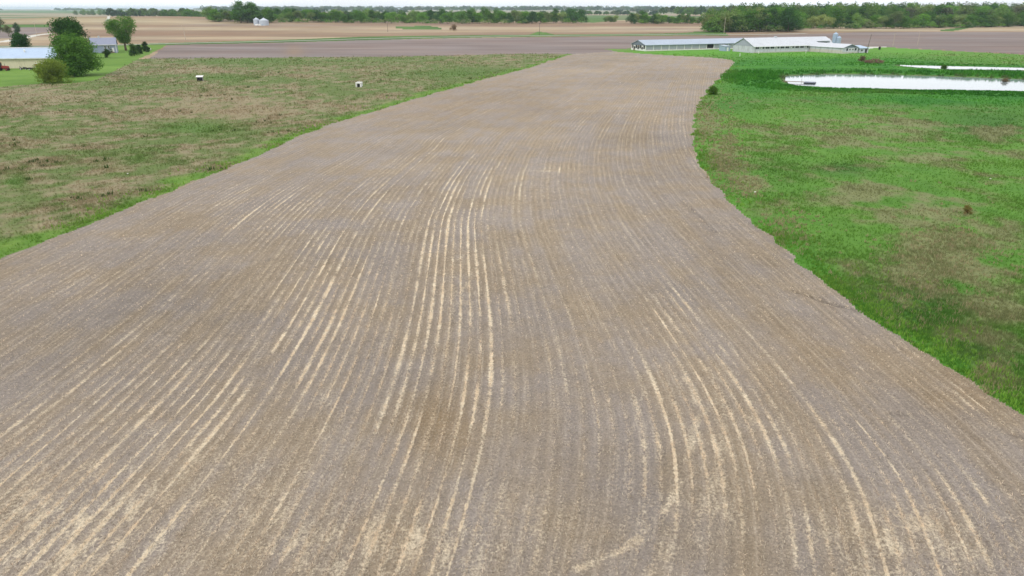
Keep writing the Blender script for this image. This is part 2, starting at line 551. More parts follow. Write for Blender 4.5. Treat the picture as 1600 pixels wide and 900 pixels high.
M = {
    'field': mat_field(),
    'grass': mat_ground('rough_grass', 0.22, 0.32, 0.2, 2.6),
    'lawn': mat_ground('mown_lawn', 0.12, 0.22, 0.06, 1.2),
    'farm': mat_streak('farmland', 0.008, 0.07, 0.6),
    'stubble': mat_streak('stubble_ground', 0.012, 0.10, 0.75),
    'gravel': mat_ground('gravel', 0.5, 0.15, 0.03, 3.0),
    'blade': mat_leaf('grass_blades', 0.3),
    'leaf': mat_leaf('tree_leaves', 0.42),
    'bark': mat_plain('bark', lin(98, 86, 72), 0.95, 0.3, 3.0, spec=0.1),
    'palebark': mat_plain('pale_bark', lin(168, 160, 148), 0.95, 0.25, 2.0, spec=0.1),
    'water': mat_water(),
    'straw': mat_leaf('straw_pieces', 0.1),
    'roof_blue': mat_plain('blue_grey_roof', lin(168, 186, 208), 0.55, 0.10, 0.25, 0.0, 0.4, ('x', 0.9)),
    'roof_white': mat_plain('weathered_white_roof', lin(192, 195, 200), 0.5, 0.12, 0.2, 0.0, 0.4, ('x', 0.9), lin(160, 163, 168)),
    'roof_galv': mat_plain('galvanised_roof', lin(160, 172, 186), 0.5, 0.14, 0.2, 0.0, 0.5, ('x', 0.9), lin(140, 146, 152)),
    'roof_shingle': mat_plain('grey_shingles', lin(138, 142, 160), 0.9, 0.12, 1.5),
    'cream': mat_plain('cream_siding', lin(208, 200, 172), 0.7, 0.08, 0.4, rib=('x', 0.5), dirt=lin(170, 160, 132)),
    'block': mat_plain('grey_block_wall', lin(190, 193, 198), 0.9, 0.14, 0.6, dirt=lin(130, 128, 124)),
    'conc': mat_plain('pale_concrete', lin(188, 184, 174), 0.9, 0.14, 0.8, dirt=lin(140, 132, 118)),
    'curtain': mat_plain('grey_curtain', lin(160, 165, 172), 0.8, 0.10, 0.8),
    'white': mat_plain('white_paint', lin(226, 226, 222), 0.6, 0.06, 0.8, dirt=lin(180, 176, 168)),
    'dark': mat_plain('dark_opening', lin(40, 42, 46), 0.9, 0.1, 1.0),  # shade of unlit interiors put into the colour; also plain dark parts
    'black': mat_plain('black_plastic', lin(28, 29, 32), 0.6, 0.1, 2.0),
    'gablegrey': mat_plain('slate_gable', lin(112, 120, 132), 0.85, 0.12, 0.8),
    'wood': mat_plain('weathered_wood', lin(128, 112, 94), 0.9, 0.2, 1.2),
    'oldwood': mat_plain('old_pole_wood', lin(98, 90, 80), 0.95, 0.15, 1.0),
    'palepole': mat_plain('pale_pole_wood', lin(176, 164, 148), 0.95, 0.12, 1.0),
    'steel': mat_plain('galvanised_steel', lin(150, 168, 188), 0.45, 0.12, 0.6, 0.0, 0.6),
    'silver': mat_plain('bright_bin_steel', lin(182, 190, 198), 0.45, 0.08, 0.5, 0.0, 0.5),
    'siding': mat_plain('blue_grey_siding', lin(140, 150, 170), 0.7, 0.06, 0.8),
    'red': mat_plain('red_paint', lin(140, 44, 40), 0.45, 0.12, 1.0, spec=0.5),
    'barnred': mat_plain('barn_red', lin(120, 40, 42), 0.8, 0.15, 0.5),
    'glass': mat_plain('window_glass', lin(52, 60, 66), 0.1, 0.1, 1.0, spec=0.5),
    'rubber': mat_plain('tyre_rubber', lin(36, 36, 36), 0.9, 0.1, 2.0),
    'rust': mat_plain('rusty_orange', lin(150, 92, 60), 0.8, 0.2, 1.5),
    'brush': mat_plain('dead_branches', lin(118, 92, 78), 0.95, 0.35, 1.0),
    'stone': mat_plain('pale_stone', lin(215, 210, 202), 0.9, 0.1, 3.0),
}


# ------------------------------------------------------------------ object helpers
def link(o, parent=None, loc=None):
    COL.objects.link(o)
    if parent is not None:
        o.parent = parent
    if loc is not None:
        o.location = loc
    return o


def tag(o, label=None, cat=None, group=None, kind=None):
    if label: o['label'] = label
    if cat: o['category'] = cat
    if group: o['group'] = group
    if kind: o['kind'] = kind
    return o


def empty(name, loc, rz=0.0, label=None, cat=None, group=None):
    o = bpy.data.objects.new(name, None)
    o.empty_display_size = 0.5
    link(o, None, loc)
    o.rotation_euler = (0, 0, rz)
    return tag(o, label, cat, group)


def fastmesh(name, V, F, tint=None, smooth=False):
    V = np.ascontiguousarray(V, np.float32)
    F = np.ascontiguousarray(F, np.int32)
    me = bpy.data.meshes.new(name)
    me.vertices.add(len(V))
    me.vertices.foreach_set('co', V.ravel())
    k = F.shape[1]
    me.loops.add(F.size)
    me.loops.foreach_set('vertex_index', F.ravel())
    me.polygons.add(len(F))
    me.polygons.foreach_set('loop_start', np.arange(0, F.size, k, dtype=np.int32))
    me.polygons.foreach_set('loop_total', np.full(len(F), k, np.int32))
    me.polygons.foreach_set('use_smooth', np.full(len(F), smooth, bool))
    if tint is not None:
        a = me.attributes.new('tint', 'FLOAT_COLOR', 'POINT')
        c = np.ones((len(V), 4), np.float32)
        c[:, :3] = tint
        a.data.foreach_set('color', c.ravel())
    me.update()
    me.validate()
    return me


class MB:
    """collects boxes, prisms and tubes into one mesh"""

    def __init__(self):
        self.v, self.f = [], []

    def add(self, v, f):
        n = len(self.v)
        self.v += [tuple(map(float, p)) for p in v]
        self.f += [tuple(i + n for i in q) for q in f]
        return self

    def box(self, x0, x1, y0, y1, z0, z1):
        v = [(x0, y0, z0), (x1, y0, z0), (x1, y1, z0), (x0, y1, z0), (x0, y0, z1), (x1, y0, z1), (x1, y1, z1), (x0, y1, z1)]
        return self.add(v, [(0, 3, 2, 1), (4, 5, 6, 7), (0, 1, 5, 4), (1, 2, 6, 5), (2, 3, 7, 6), (3, 0, 4, 7)])

    def prism(self, prof, a0, a1, axis='x'):            # profile points (p, q) swept along an axis
        n = len(prof)
        if axis == 'x':
            v = [(a0, p, q) for p, q in prof] + [(a1, p, q) for p, q in prof]
        elif axis == 'y':
            v = [(p, a0, q) for p, q in prof] + [(p, a1, q) for p, q in prof]
        else:
            v = [(p, q, a0) for p, q in prof] + [(p, q, a1) for p, q in prof]
        f = [tuple(range(n)), tuple(range(2 * n - 1, n - 1, -1))]
        f += [(i, i + n, (i + 1) % n + n, (i + 1) % n) for i in range(n)]
        return self.add(v, f)

    def tube(self, pts, rad, n=8):
        pts = [np.array(p, float) for p in pts]
        v, f = [], []
        for i, p in enumerate(pts):
            d = pts[min(i + 1, len(pts) - 1)] - pts[max(i - 1, 0)]
            d = d / (np.linalg.norm(d) + 1e-9)
            a = np.cross(d, (0.3, 0.9, 0.1)); a /= np.linalg.norm(a) + 1e-9
            b = np.cross(d, a)
            for k in range(n):
                t = 2 * math.pi * k / n
                v.append(p + rad[i] * (math.cos(t) * a + math.sin(t) * b))
        for i in range(len(pts) - 1):
            for k in range(n):
                k2 = (k + 1) % n
                f.append((i * n + k, i * n + k2, (i + 1) * n + k2, (i + 1) * n + k))
        f.append(tuple(range(n - 1, -1, -1))); f.append(tuple((len(pts) - 1) * n + k for k in range(n)))
        return self.add(v, f)

    def lathe(self, prof, n=20, c=(0, 0)):              # (r, z) pairs
        v, f = [], []
        for r, z in prof:
            for k in range(n):
                t = 2 * math.pi * k / n
                v.append((c[0] + r * math.cos(t), c[1] + r * math.sin(t), z))
        for i in range(len(prof) - 1):
            for k in range(n):
                k2 = (k + 1) % n
                f.append((i * n + k, i * n + k2, (i + 1) * n + k2, (i + 1) * n + k))
        f.append(tuple(range(n - 1, -1, -1))); f.append(tuple((len(prof) - 1) * n + k for k in range(n)))
        return self.add(v, f)

    def build(self, name, mat, parent=None, loc=None, smooth=False):
        me = bpy.data.meshes.new(name)
        me.from_pydata(self.v, [], self.f)
        import bmesh
        bm = bmesh.new(); bm.from_mesh(me)
        bmesh.ops.recalc_face_normals(bm, faces=bm.faces)
        bm.to_mesh(me); bm.free()
        if smooth:
            me.polygons.foreach_set('use_smooth', [True] * len(me.polygons))
        me.materials.append(M[mat] if isinstance(mat, str) else mat)
        o = bpy.data.objects.new(name, me)
        link(o, parent, loc)
        return o


# ------------------------------------------------------------------ the land: one graded sheet cut into fields
def rows_y():
    ys = [6.0]
    while ys[-1] < 30000:
        y = ys[-1]
        ys.append(y + min(0.11 + y * y / 28640 * 0.95, 0.035 * y + 1, 5.0 if 470 < y < 720 else 1e9))
    return np.array(ys)


YS = rows_y()
NXC = 750
ts = np.linspace(-1, 1, NXC)
TGX = ts[None, :] * (26 + 0.84 * YS)[:, None]
TGY = np.repeat(YS[:, None], NXC, 1)
X, Y = TGX.ravel(), TGY.ravel()
Z = hz(X, Y)
NV = len(X)

jx = X + (fbm(X / 3.1, Y / 3.1, 41, 3) - 0.5) * np.minimum(2.2, .8 + Y * 0.010)
jy = Y + (fbm(X / 3.1, Y / 3.1, 43, 3) - 0.5) * np.minimum(2.2, .8 + Y * 0.010)

# region outlines (traced on the ground)
SECOND = atl([(262, 70), (420, 66.8), (560, 62.8), (700, 59.8), (840, 57.8), (1000, 56.8), (1100, 56.4), (1300, 57), (1300, 75), (1000, 80), (1010, 84), (960, 82), (900, 85.5), (840, 83.5), (700, 86.5), (560, 88.5), (400, 90), (232, 91.5)])
PASTURE = np.vstack([atl([(938, 76), (985, 75.5), (1000, 72), (1290, 68), (1365, 73.2), (1400, 74.8), (1500, 80), (1700, 91), (2100, 112)]), [(700, 60), (RW[-1][0] + 61, 4)], RW[::-1]])
MEADOW = np.vstack([atl([(895, 84), (840, 83.5), (700, 86.5), (560, 88.5), (400, 90), (232, 91.5), (180, 92), (-500, 100)]), [(-500, 4), (LW[-1][0] - 61, 4)], LW[::-1]])
LAWN = atl([(-500, 150), (0, 136), (60, 131.5), (110, 131.5), (150, 125), (190, 106), (215, 93), (240, 82), (262, 70), (180, 71), (90, 73), (0, 75), (-500, 80)])
RIGHTF = atl([(1150, 57.5), (1210, 55), (1260, 53.5), (1320, 51), (1380, 49.5), (1500, 49.5), (1600, 49.5), (1900, 52), (2000, 104), (1700, 90.5), (1500, 79.6), (1400, 74.6), (1365, 73), (1290, 67), (1160, 66)])
WEDGE = atl([(1462, 48.5), (1490, 44.5), (1518, 40.6), (1530, 39.8), (1508, 45), (1490, 48.3)])
VERGE_TOP = [(-300, 73.5), (100, 71.5), (170, 70.3), (255, 67.3), (400, 63.8), (480, 61), (560, 57.6), (640, 56.2), (760, 55.0), (850, 54.3), (1000, 53), (1060, 51.8), (1090, 50), (1128, 48.5)]
VERGE_BOT = [(1140, 56), (1090, 55), (1000, 55.8), (850, 57), (760, 58.3), (660, 60.3), (560, 63), (480, 65.3), (400, 67), (262, 70.2), (170, 72.5), (100, 74), (-300, 76)]
VERGE = atl(VERGE_TOP + VERGE_BOT)
ROAD_C = atl([(-300, 75), (100, 72.8), (170, 71.4), (255, 68.7), (400, 65.8), (480, 63.8), (560, 61.2), (660, 58.9), (760, 57.2), (850, 55.9), (1000, 54.8), (1090, 53.6), (1170, 55), (1260, 52.6)])
DRIVE = smooth_line(atl([(-60, 69), (0, 66), (15, 63.5), (45, 57.5), (58, 54.5), (80, 52.3)]))
LANE = smooth_line(atl([(166, 33), (171, 30), (178, 25)]))
BARNDRIVE = smooth_line(atl([(1338, 78), (1352, 74.5), (1375, 73.2), (1392, 74)]))
HEDGE = atl([(-300, 40.9), (96, 41.2), (120, 42.2), (96, 43.0), (-300, 42.6)])
WATERWAY = atl([(600, 43.8), (640, 41.5), (670, 41.2), (685, 43), (693, 46), (660, 45.6), (630, 44.6)])
WATERWAY2 = atl([(828, 54.6), (840, 49.8), (852, 51), (866, 53.8), (850, 55)])
GREYBACK = atl([(-300, 42), (95, 42), (120, 43), (60, 52), (20, 60), (-300, 62)])
GREENFAR = atl([(-200, 19.6), (130, 19.6), (180, 22), (230, 22), (230, 17.2), (100, 16.6), (-200, 16.8)])
GREENFAR2 = atl([(905, 26), (950, 25.5), (962, 31), (930, 35), (905, 35)])

REG = np.full(NV, 0)
stub = (Y < 1350)
REG[stub] = 1
for poly, rid in ((GREYBACK, 2), (GREENFAR, 9), (GREENFAR2, 9), (RIGHTF, 3), (WEDGE, 9), (WATERWAY, 9), (HEDGE, 9), (WATERWAY2, 9), (VERGE, 9), (SECOND, 3), (MEADOW, 5), (LAWN, 6), (PASTURE, 7), (FIELD, 8)):
    REG[inside(poly, jx, jy)] = rid
for ln, wd in ((DRIVE, 4.0), (BARNDRIVE, 5.0)):
    bbm = (X > ln[:, 0].min() - 20) & (X < ln[:, 0].max() + 20) & (Y > ln[:, 1].min() - 20) & (Y < ln[:, 1].max() + 20)
    idx = np.where(bbm)[0]
    REG[idx[pdist(ln, X[idx], Y[idx]) < wd]] = 10

# ---- true ground colours per vertex
PXX, PYY = proj(X, Y, Z)


def blob(items):                                        # soft patches, laid out where they lie on the land
    t = np.zeros(NV)
    for cx, cy, rx, ry, s in items:
        q = ((PXX - cx) / rx) ** 2 + ((PYY - cy) / ry) ** 2
        t = np.maximum(t, s * np.exp(-q * 0.9))
    return t


f1 = fbm(X / 26, Y / 26, 11, 4); f2 = fbm(X / 7, Y / 7, 12, 4); f3 = fbm(X / 2.2, Y / 2.6, 13, 3); f4 = fbm(X / 160, Y / 120, 14, 3)
TINT = np.ones((NV, 3)) * 0.2


def mixc(f, a, b):
    f = f[:, None]
    return a * (1 - f) + b * f


dL = np.full(NV, 1e3); dR = np.full(NV, 1e3)
nearm = (Y < 460)
dL[nearm] = pdist(LW, X[nearm], Y[nearm])
dR[nearm] = pdist(RW, X[nearm], Y[nearm])
dP = np.full(NV, 1e3)
pm = (X > 60) & (X < 480) & (Y > 190) & (Y < 420)
dP[pm] = np.minimum(pdist(P1, X[pm], Y[pm], True), pdist(P2, X[pm], Y[pm], True))


def c_meadow():
    dry = blob([(330, 165, 130, 22, .9), (60, 152, 110, 22, .75), (420, 178, 60, 16, .8), (640, 128, 90, 10, .35), (330, 112, 40, 6, .7), (500, 108, 80, 8, .5),
                (120, 230, 120, 30, .5), (40, 350, 80, 40, .7), (300, 240, 50, 12, .6), (180, 300, 120, 30, .45), (620, 103, 60, 6, .5), (780, 96, 50, 5, .45)])
    grn = blob([(300, 200, 80, 14, .9), (25, 285, 24, 12, 1.0), (390, 97, 120, 7, .7), (440, 125, 40, 5, .6), (220, 250, 60, 25, .5), (380, 130, 60, 6, .5),
                (720, 115, 120, 14, .7), (60, 205, 60, 14, .5), (350, 122, 50, 6, .7), (560, 95, 140, 5, .6), (250, 135, 90, 8, .4)])
    k = np.clip(0.50 + (f1 - .5) * .8 + (f2 - .5) * 1.2 + (f3 - .5) * 1.6 + dry * 0.4 - grn * 0.5 - .03, 0, 1)
    c = mixc(sst(0.1, 0.95, k), lin(100, 116, 66, .9), lin(144, 134, 106, .9))
    c = mixc(np.clip(grn * 1.3 - .35 + (f2 - .5) * 1.2, 0, 1) * .8, c, lin(86, 122, 54, .88))
    red = np.clip(blob([(350, 175, 110, 16, 1)]) + (f2 - .6), 0, 1) * .35
    c = mixc(red, c, lin(144, 124, 98, .85))
    e = sst(4.2, .4, dL + (f2 - .5) * 10 + (f1 - .5) * 7)
    return mixc(e * 0.85, c, mixc(f3, lin(84, 124, 46, .9), lin(110, 144, 58, .9)))


def c_pasture():
    dry = blob([(1290, 210, 150, 22, .5), (1420, 195, 80, 14, .45), (1330, 225, 60, 10, .6), (1500, 165, 80, 8, .3), (1440, 245, 90, 14, .7), (1350, 300, 70, 26, .75), (1440, 330, 80, 30, .7), (1480, 400, 90, 50, .8),
                (1560, 470, 60, 40, .7), (1560, 205, 40, 10, .6), (1130, 250, 30, 50, .75), (1160, 290, 30, 18, .8), (1200, 330, 30, 20, .5), (1105, 190, 22, 35, .7), (1560, 280, 60, 14, .4),
                (1390, 165, 50, 4, .6), (1270, 155, 90, 4, .4), (1550, 590, 30, 25, .7), (1330, 420, 30, 16, .4), (1560, 240, 40, 8, .5)])
    dark = blob([(1540, 190, 100, 26, .9), (1320, 265, 50, 12, .9), (1250, 420, 60, 40, .5), (1430, 480, 110, 50, .7), (1540, 560, 90, 40, .7), (1140, 165, 50, 12, .7), (1220, 270, 80, 40, .35)])
    k = np.clip((f1 - .5) * 1.1 + (f2 - .5) * 1.4 + (f3 - .5) * 1.4 + dry * 1.4 - .04, 0, 1)
    c = mixc(np.clip(.5 + (f4 - .5) + (f2 - .5) * 1.4, 0, 1), lin(84, 126, 50, .93), lin(106, 144, 62, .93))
    c = mixc(np.clip(dark + (f2 - .55) * .8, 0, 1) * .8, c, lin(62, 104, 48, .85))
    c = mixc(sst(.05, .8, k) * .85, c, lin(126, 126, 90, .92))
    lush = np.maximum(sst(30, 8, dP + (f1 - .5) * 10), blob([(1250, 100, 160, 16, 1.), (1190, 128, 60, 22, 1.), (1500, 155, 220, 12, 1.), (1300, 96, 200, 8, 1)]))
    c = mixc(np.clip(lush * 1.3, 0, 1) * .93, c, mixc(np.clip(.5 + (f2 - .5) * 2.2, 0, 1), lin(48, 108, 34, .9), lin(72, 134, 44, .9)))
    c = mixc(sst(3.2, .3, dP + (f3 - .5) * 2) * .75, c, lin(112, 108, 84, .8))
    yard = blob([(1100, 82, 120, 4, 1), (1250, 84, 120, 4, 1), (1420, 79, 60, 5, .8)])
    c = mixc(np.clip(yard * 1.2, 0, 1) * .85, c, lin(96, 152, 52, .9))
    e = sst(4.0, .6, dR + (f2 - .5) * 4.5) * np.clip(sst(.2, .7, fbm(X / 22, Y / 22, 31, 2) + .12), 0, 1) * (PYY > 235)
    return mixc(e * .7, c, lin(80, 132, 44, .9))


cm, cpz = c_meadow(), c_pasture()
c_farm = mixc(np.clip(.5 + (fbm(X / 700, Y / 420, 21, 2) - .5) * 3, 0, 1), lin(150, 150, 122, .8), lin(172, 156, 134, .8))
c_farm = mixc(sst(.56, .62, vnoise(X / 900, Y / 500, 22)) * .8, c_farm, lin(96, 122, 72, .8))
c_stub = mixc(np.clip(.5 + (f4 - .5) * 2.6 + (f1 - .5) * .8, 0, 1), lin(168, 152, 126, .86), lin(152, 133, 110, .86))
c_stub = mixc(sst(.55, .8, fbm(X / 90, Y / 45, 24, 3)) * .6, c_stub, lin(152, 138, 128, .85))
c_stub = mixc(blob([(80, 31, 150, 7, .7), (1340, 48.5, 70, 1.6, .7), (120, 40, 60, 4, .4)]), c_stub, lin(150, 142, 104, .85))
bnd = fbm(X / 480, Y / 55, 71, 4)
c_stub = mixc(sst(.48, .62, bnd) * .55, c_stub, lin(138, 112, 94, .8))
c_stub = mixc(sst(.46, .34, bnd) * .5, c_stub, lin(190, 176, 150, .85))
sec = mixc(np.clip(.5 + (fbm(X / 60, Y / 22, 25, 3) - .5) * 2.4, 0, 1), lin(141, 131, 127, .86), lin(130, 117, 112, .86))
sec = mixc(blob([(460, 80, 14, 10, .5), (1100, 60, 90, 3, .3)]), sec, lin(152, 130, 104, .85))
lawnc = mixc(np.clip(.5 + (f1 - .5) * 2 + (f2 - .5), 0, 1), lin(96, 130, 52, .88), lin(116, 148, 66, .88))
verge = mixc(np.clip(.5 + (f1 - .5) * 2, 0, 1), lin(72, 104, 48, .85), lin(96, 128, 62, .85))
grav = np.ones((NV, 3)) * lin(204, 202, 192, .9)
soilt = mixc(blob([(690, 660, 55, 55, .8), (1500, 620, 130, 60, .5), (1300, 560, 150, 60, .3), (560, 800, 60, 40, .2)]), np.ones((NV, 3)), np.array((0.88, 0.80, 0.66)))
soilt = soilt * (1 + (f1 - .5) * .42 + (f2 - .5) * .22)[:, None]
soilt = mixc(sst(.5, .75, fbm(X / 14, Y / 30, 27, 3)) * .5, soilt, np.array((.98, 1.0, 1.06)))
soilt = mixc(np.clip(blob([(700, 165, 260, 24, .7), (830, 130, 140, 12, .5)]), 0, 1) * .6, soilt, np.array((1.02, .97, .92)))
soilt = soilt * (1 + .03 * sst(150, 330, Y))[:, None]
PAL = {0: c_farm, 1: c_stub, 2: sec, 3: sec, 5: cm, 6: lawnc, 7: cpz, 8: soilt, 9: verge, 10: grav}
for k, c in PAL.items():
    m = REG == k
    TINT[m] = c[m]

U, V_ = samp(UG, X, Y), samp(VG, X, Y)
ridge = 0.022 * np.cos(2 * np.pi * U / 0.76) * (1 - sst(70, 130, Y)) + 0.05 * (f3 - .5)
Z = Z + np.where(REG == 8, ridge, 0)
GUL = [smooth_line(atl(g), 2) for g in ([(1235, 452), (1265, 462), (1300, 474), (1335, 482), (1380, 500), (1410, 520)], [(1400, 648), (1445, 650), (1490, 655), (1530, 668), (1600, 684)], [(1062, 313), (1075, 322), (1095, 341), (1120, 362)], [(395, 232), (420, 226), (445, 216)])]
gd = np.full(NV, 9.0)
gm = (REG == 8) & (Y < 150)
for g in GUL:
    gd[gm] = np.minimum(gd[gm], pdist(g, X[gm] + (f3[gm] - .5) * 1.2, Y[gm] + (f2[gm] - .5) * 1.5))
gk = sst(.45, .05, gd) * sst(.3, .6, f2)
Z = Z - 0.16 * gk
PAL[8] = soilt * (1 - .35 * gk)[:, None]
Z = Z + np.where((REG == 5) | (REG == 7), 0.12 * (f3 - .3) * (dP > 3), 0)

# straw on the rows, loose straw sheets, wheel tracks
S_ROW = blob([(540, 540, 120, 190, 1.0), (700, 430, 70, 190, 1.0), (640, 330, 140, 70, .5), (100, 800, 220, 160, .95), (260, 650, 190, 130, .75), (560, 830, 260, 110, 1.0), (620, 700, 120, 80, .8), (1110, 680, 130, 140, .95), (960, 640, 60, 80, .5),
              (1420, 830, 200, 110, .85), (420, 330, 110, 50, .75), (110, 440, 130, 40, .4), (740, 600, 60, 90, .9), (1290, 690, 160, 60, .6), (780, 450, 40, 80, .7),
              (760, 290, 90, 60, .5), (870, 265, 50, 6, .5), (1530, 610, 60, 40, .7), (1000, 200, 120, 50, .35), (1050, 500, 50, 60, .6), (890, 560, 70, 120, .35)])
S_ROW = np.clip(S_ROW * 1.0, .22, 1.0)
S_SHEET = blob([(100, 820, 190, 100, .95), (560, 850, 330, 70, .75), (300, 760, 200, 90, .55), (1100, 790, 80, 60, .5), (1420, 850, 170, 70, .8), (720, 450, 30, 60, .5), (1210, 650, 60, 20, .55), (1030, 840, 90, 40, .45),
                (510, 650, 25, 60, .45), (260, 700, 140, 80, .35), (1120, 630, 30, 60, .45), (1040, 690, 20, 100, .25)])
TR1 = smooth_line(atl([(1070, 590), (1085, 610), (1090, 650), (1082, 690), (1070, 730), (1052, 780), (1020, 825), (975, 860), (900, 890)]), 3)
TR2 = smooth_line(atl([(1105, 575), (1125, 610), (1132, 650), (1130, 700), (1118, 750), (1105, 790), (1060, 850), (1010, 900)]), 3)
TR3 = smooth_line(atl([(1002, 588), (1005, 610), (997, 650), (975, 700)]), 2)
S_TR = np.zeros(NV)
tm = (Y < 75) & (REG == 8)
for ln, wd, am in ((TR1, .30, .6), (TR2, .34, .4), (TR3, .16, .4)):
    d = pdist(ln, X[tm], Y[tm])
    S_TR[tm] = np.maximum(S_TR[tm], am * sst(wd * 1.3, wd * .3, d + (f3[tm] - .5) * .35) * sst(.25, .6, fbm(X[tm] / .7, Y[tm] / .9, 51, 3) + .02))
S_TR = np.maximum(S_TR, blob([(848, 267, 32, 1.6, .4)]))

idx = np.arange(NV).reshape(TGX.shape)
quads = np.stack([idx[:-1, :-1], idx[:-1, 1:], idx[1:, 1:], idx[1:, :-1]], -1).reshape(-1, 4)
fr_ = REG[quads]
freg = np.sort(fr_, 1)[:, 1]
freg[(fr_ == 9).sum(1) >= 2] = 9
VALL = np.stack([X, Y, Z], 1)
LAND = {0: ('far_farmland', 'farm', 'pale rolling farmland reaching to the horizon'), 1: ('stubble_field', 'stubble', 'tan stubble field rolling up to the tree belts'),
        2: ('grey_field', 'farm', 'grey bare field behind the farmstead'), 3: ('bare_field', 'farm', 'mauve grey bare field beyond the meadow and around the barns'),
        5: ('meadow', 'grass', 'rough olive and straw coloured meadow beside the tilled field'), 6: ('lawn', 'lawn', 'bright green mown lawn around the farmstead'),
        7: ('pasture', 'grass', 'lush green pasture around the ponds'), 8: ('tilled_field', 'field', 'curving tilled field with straw coloured planting rows'),
        9: ('grass_verge', 'lawn', 'green grassy strips along the road and in the stubble'), 10: ('gravel_road', 'gravel', 'pale gravel road and farm drives')}
for rid, (nm, mt, lab) in LAND.items():
    F = quads[freg == rid]
    if not len(F):
        continue
    used, inv = np.unique(F, return_inverse=True)
    me = fastmesh(nm, VALL[used], inv.reshape(-1, 4), PAL[rid][used], True)
    if rid == 8:
        for an, arr in (('row', (U, V_, np.zeros(NV))), ('straw', (S_ROW, S_SHEET, S_TR))):
            a = me.attributes.new(an, 'FLOAT_VECTOR', 'POINT')
            a.data.foreach_set('vector', np.stack(arr, 1)[used].astype(np.float32).ravel())
    me.materials.append(M[mt])
    o = bpy.data.objects.new(nm, me)
    link(o)
    tag(o, lab, None, None, 'structure')

# the land behind and beside the camera, below the graded sheet
gv = np.array([(-30000, -4000, -4.5), (30000, -4000, -4.5), (30000, 31000, -4.5), (-30000, 31000, -4.5)])
me = fastmesh('ground', gv, np.array([[0, 1, 2, 3]]), np.ones((4, 3)) * lin(120, 128, 88, .8))
me.materials.append(M['farm'])
tag(link(bpy.data.objects.new('ground', me)), 'open land all around the fields', None, None, 'structure')



def ribbon(line, wd, lift, lab):
    q = np.vstack([np.linspace(a, b, max(2, int(np.hypot(*(b - a)) / 8)), endpoint=False) for a, b in zip(line[:-1], line[1:])] + [line[-1:]])
    d = np.gradient(q, axis=0)
    d /= np.linalg.norm(d, axis=1)[:, None] + 1e-9
    nr_ = np.stack([-d[:, 1], d[:, 0]], 1)
    Vr = np.vstack([np.column_stack([q + k * wd * nr_, hz(*(q + k * wd * nr_).T) + lift]) for k in (1, -1)])
    m_ = len(q)
    me_ = fastmesh('gravel_road', Vr, np.array([(i, i + m_, i + m_ + 1, i + 1) for i in range(m_ - 1)]), np.ones((2 * m_, 3)) * lin(204, 202, 192, .85))
    me_.materials.append(M['gravel'])
    tag(link(bpy.data.objects.new('gravel_road', me_)), lab, None, None, 'structure')


ribbon(smooth_line(ROAD_C), 2.6, .25, 'narrow gravel road along the grass verge')
ribbon(LANE, 1.8, .3, 'white gravel lane running away through the stubble')

# ponds
for P, pz, lab in ((P1, POND_Z, 'wide bright pond beside the pasture'), (P2, POND2_Z, 'narrow pond behind the grassy dam')):
    c = P.mean(0)
    Q = c + (P - c) * 1.02
    mb = MB()
    n = len(Q)
    mb.add([(p[0], p[1], pz) for p in Q], [tuple(range(n))])
    o = mb.build('pond_water', 'water')
    tag(o, lab, None, None, 'structure')


# ------------------------------------------------------------------ grass, straw and weeds
def blades(name, pts, hgt, wid, tint, nb, label, spread=0.35, lean=0.6, mat='blade', dz=0.0, sp=None):
    n = len(pts)
    N = n * nb
    base = np.repeat(pts, nb, 0)
    hh = np.repeat(hgt, nb) * rng.uniform(.5, 1.2, N)
    ww = np.repeat(wid, nb) * rng.uniform(.6, 1.3, N)
    sp = np.repeat(hgt * spread if sp is None else sp, nb)
    a = rng.uniform(0, 2 * np.pi, N)
    rr = np.sqrt(rng.uniform(0, 1, N)) * sp
    bx, by = base[:, 0] + rr * np.cos(a), base[:, 1] + rr * np.sin(a)
    bz = np.repeat(hz(pts[:, 0], pts[:, 1]), nb) + dz
    o = rng.uniform(0, np.pi, N)
    ox, oy = np.cos(o) * ww / 2, np.sin(o) * ww / 2
    la = rng.uniform(0, 2 * np.pi, N)
    le = hh * lean * rng.uniform(.2, 1, N)
    Vv = np.empty((N, 3, 3), np.float32)
    Vv[:, 0] = np.stack([bx - ox, by - oy, bz - .06], 1)
    Vv[:, 1] = np.stack([bx + ox, by + oy, bz - .06], 1)
    Vv[:, 2] = np.stack([bx + le * np.cos(la), by + le * np.sin(la), bz + hh], 1)
    tc = np.repeat(tint, nb, 0) * rng.uniform(.75, 1.25, (N, 1))
    me = fastmesh(name, Vv.reshape(-1, 3), np.arange(N * 3).reshape(-1, 3), np.repeat(tc, 3, 0))
    me.materials.append(M[mat])
    ob = link(bpy.data.objects.new(name, me))
    return tag(ob, label, None, None, 'stuff')


def pick(regs, n, weight=None, ymin=20, ymax=470):
    m = np.isin(REG, regs) & (Y > ymin) & (Y < ymax) & (PXX > -420) & (PXX < 2020) & (dP > 0.6)
    if (7 in regs):
        m &= ~(inside(P1, X, Y) | inside(P2, X, Y))
    i = np.where(m)[0]
    p = None
    if weight is not None:
        p = weight[i]; p = p / p.sum()
    j = rng.choice(i, n, p=p)
    cell = 0.5 * (26 + .84 * Y[j]) * 2 / NXC
    cy = 0.11 + Y[j] ** 2 / 28640
    pt = np.stack([X[j] + rng.uniform(-1, 1, n) * cell, Y[j] + rng.uniform(-.7, .7, n) * cy], 1)
    return j, pt


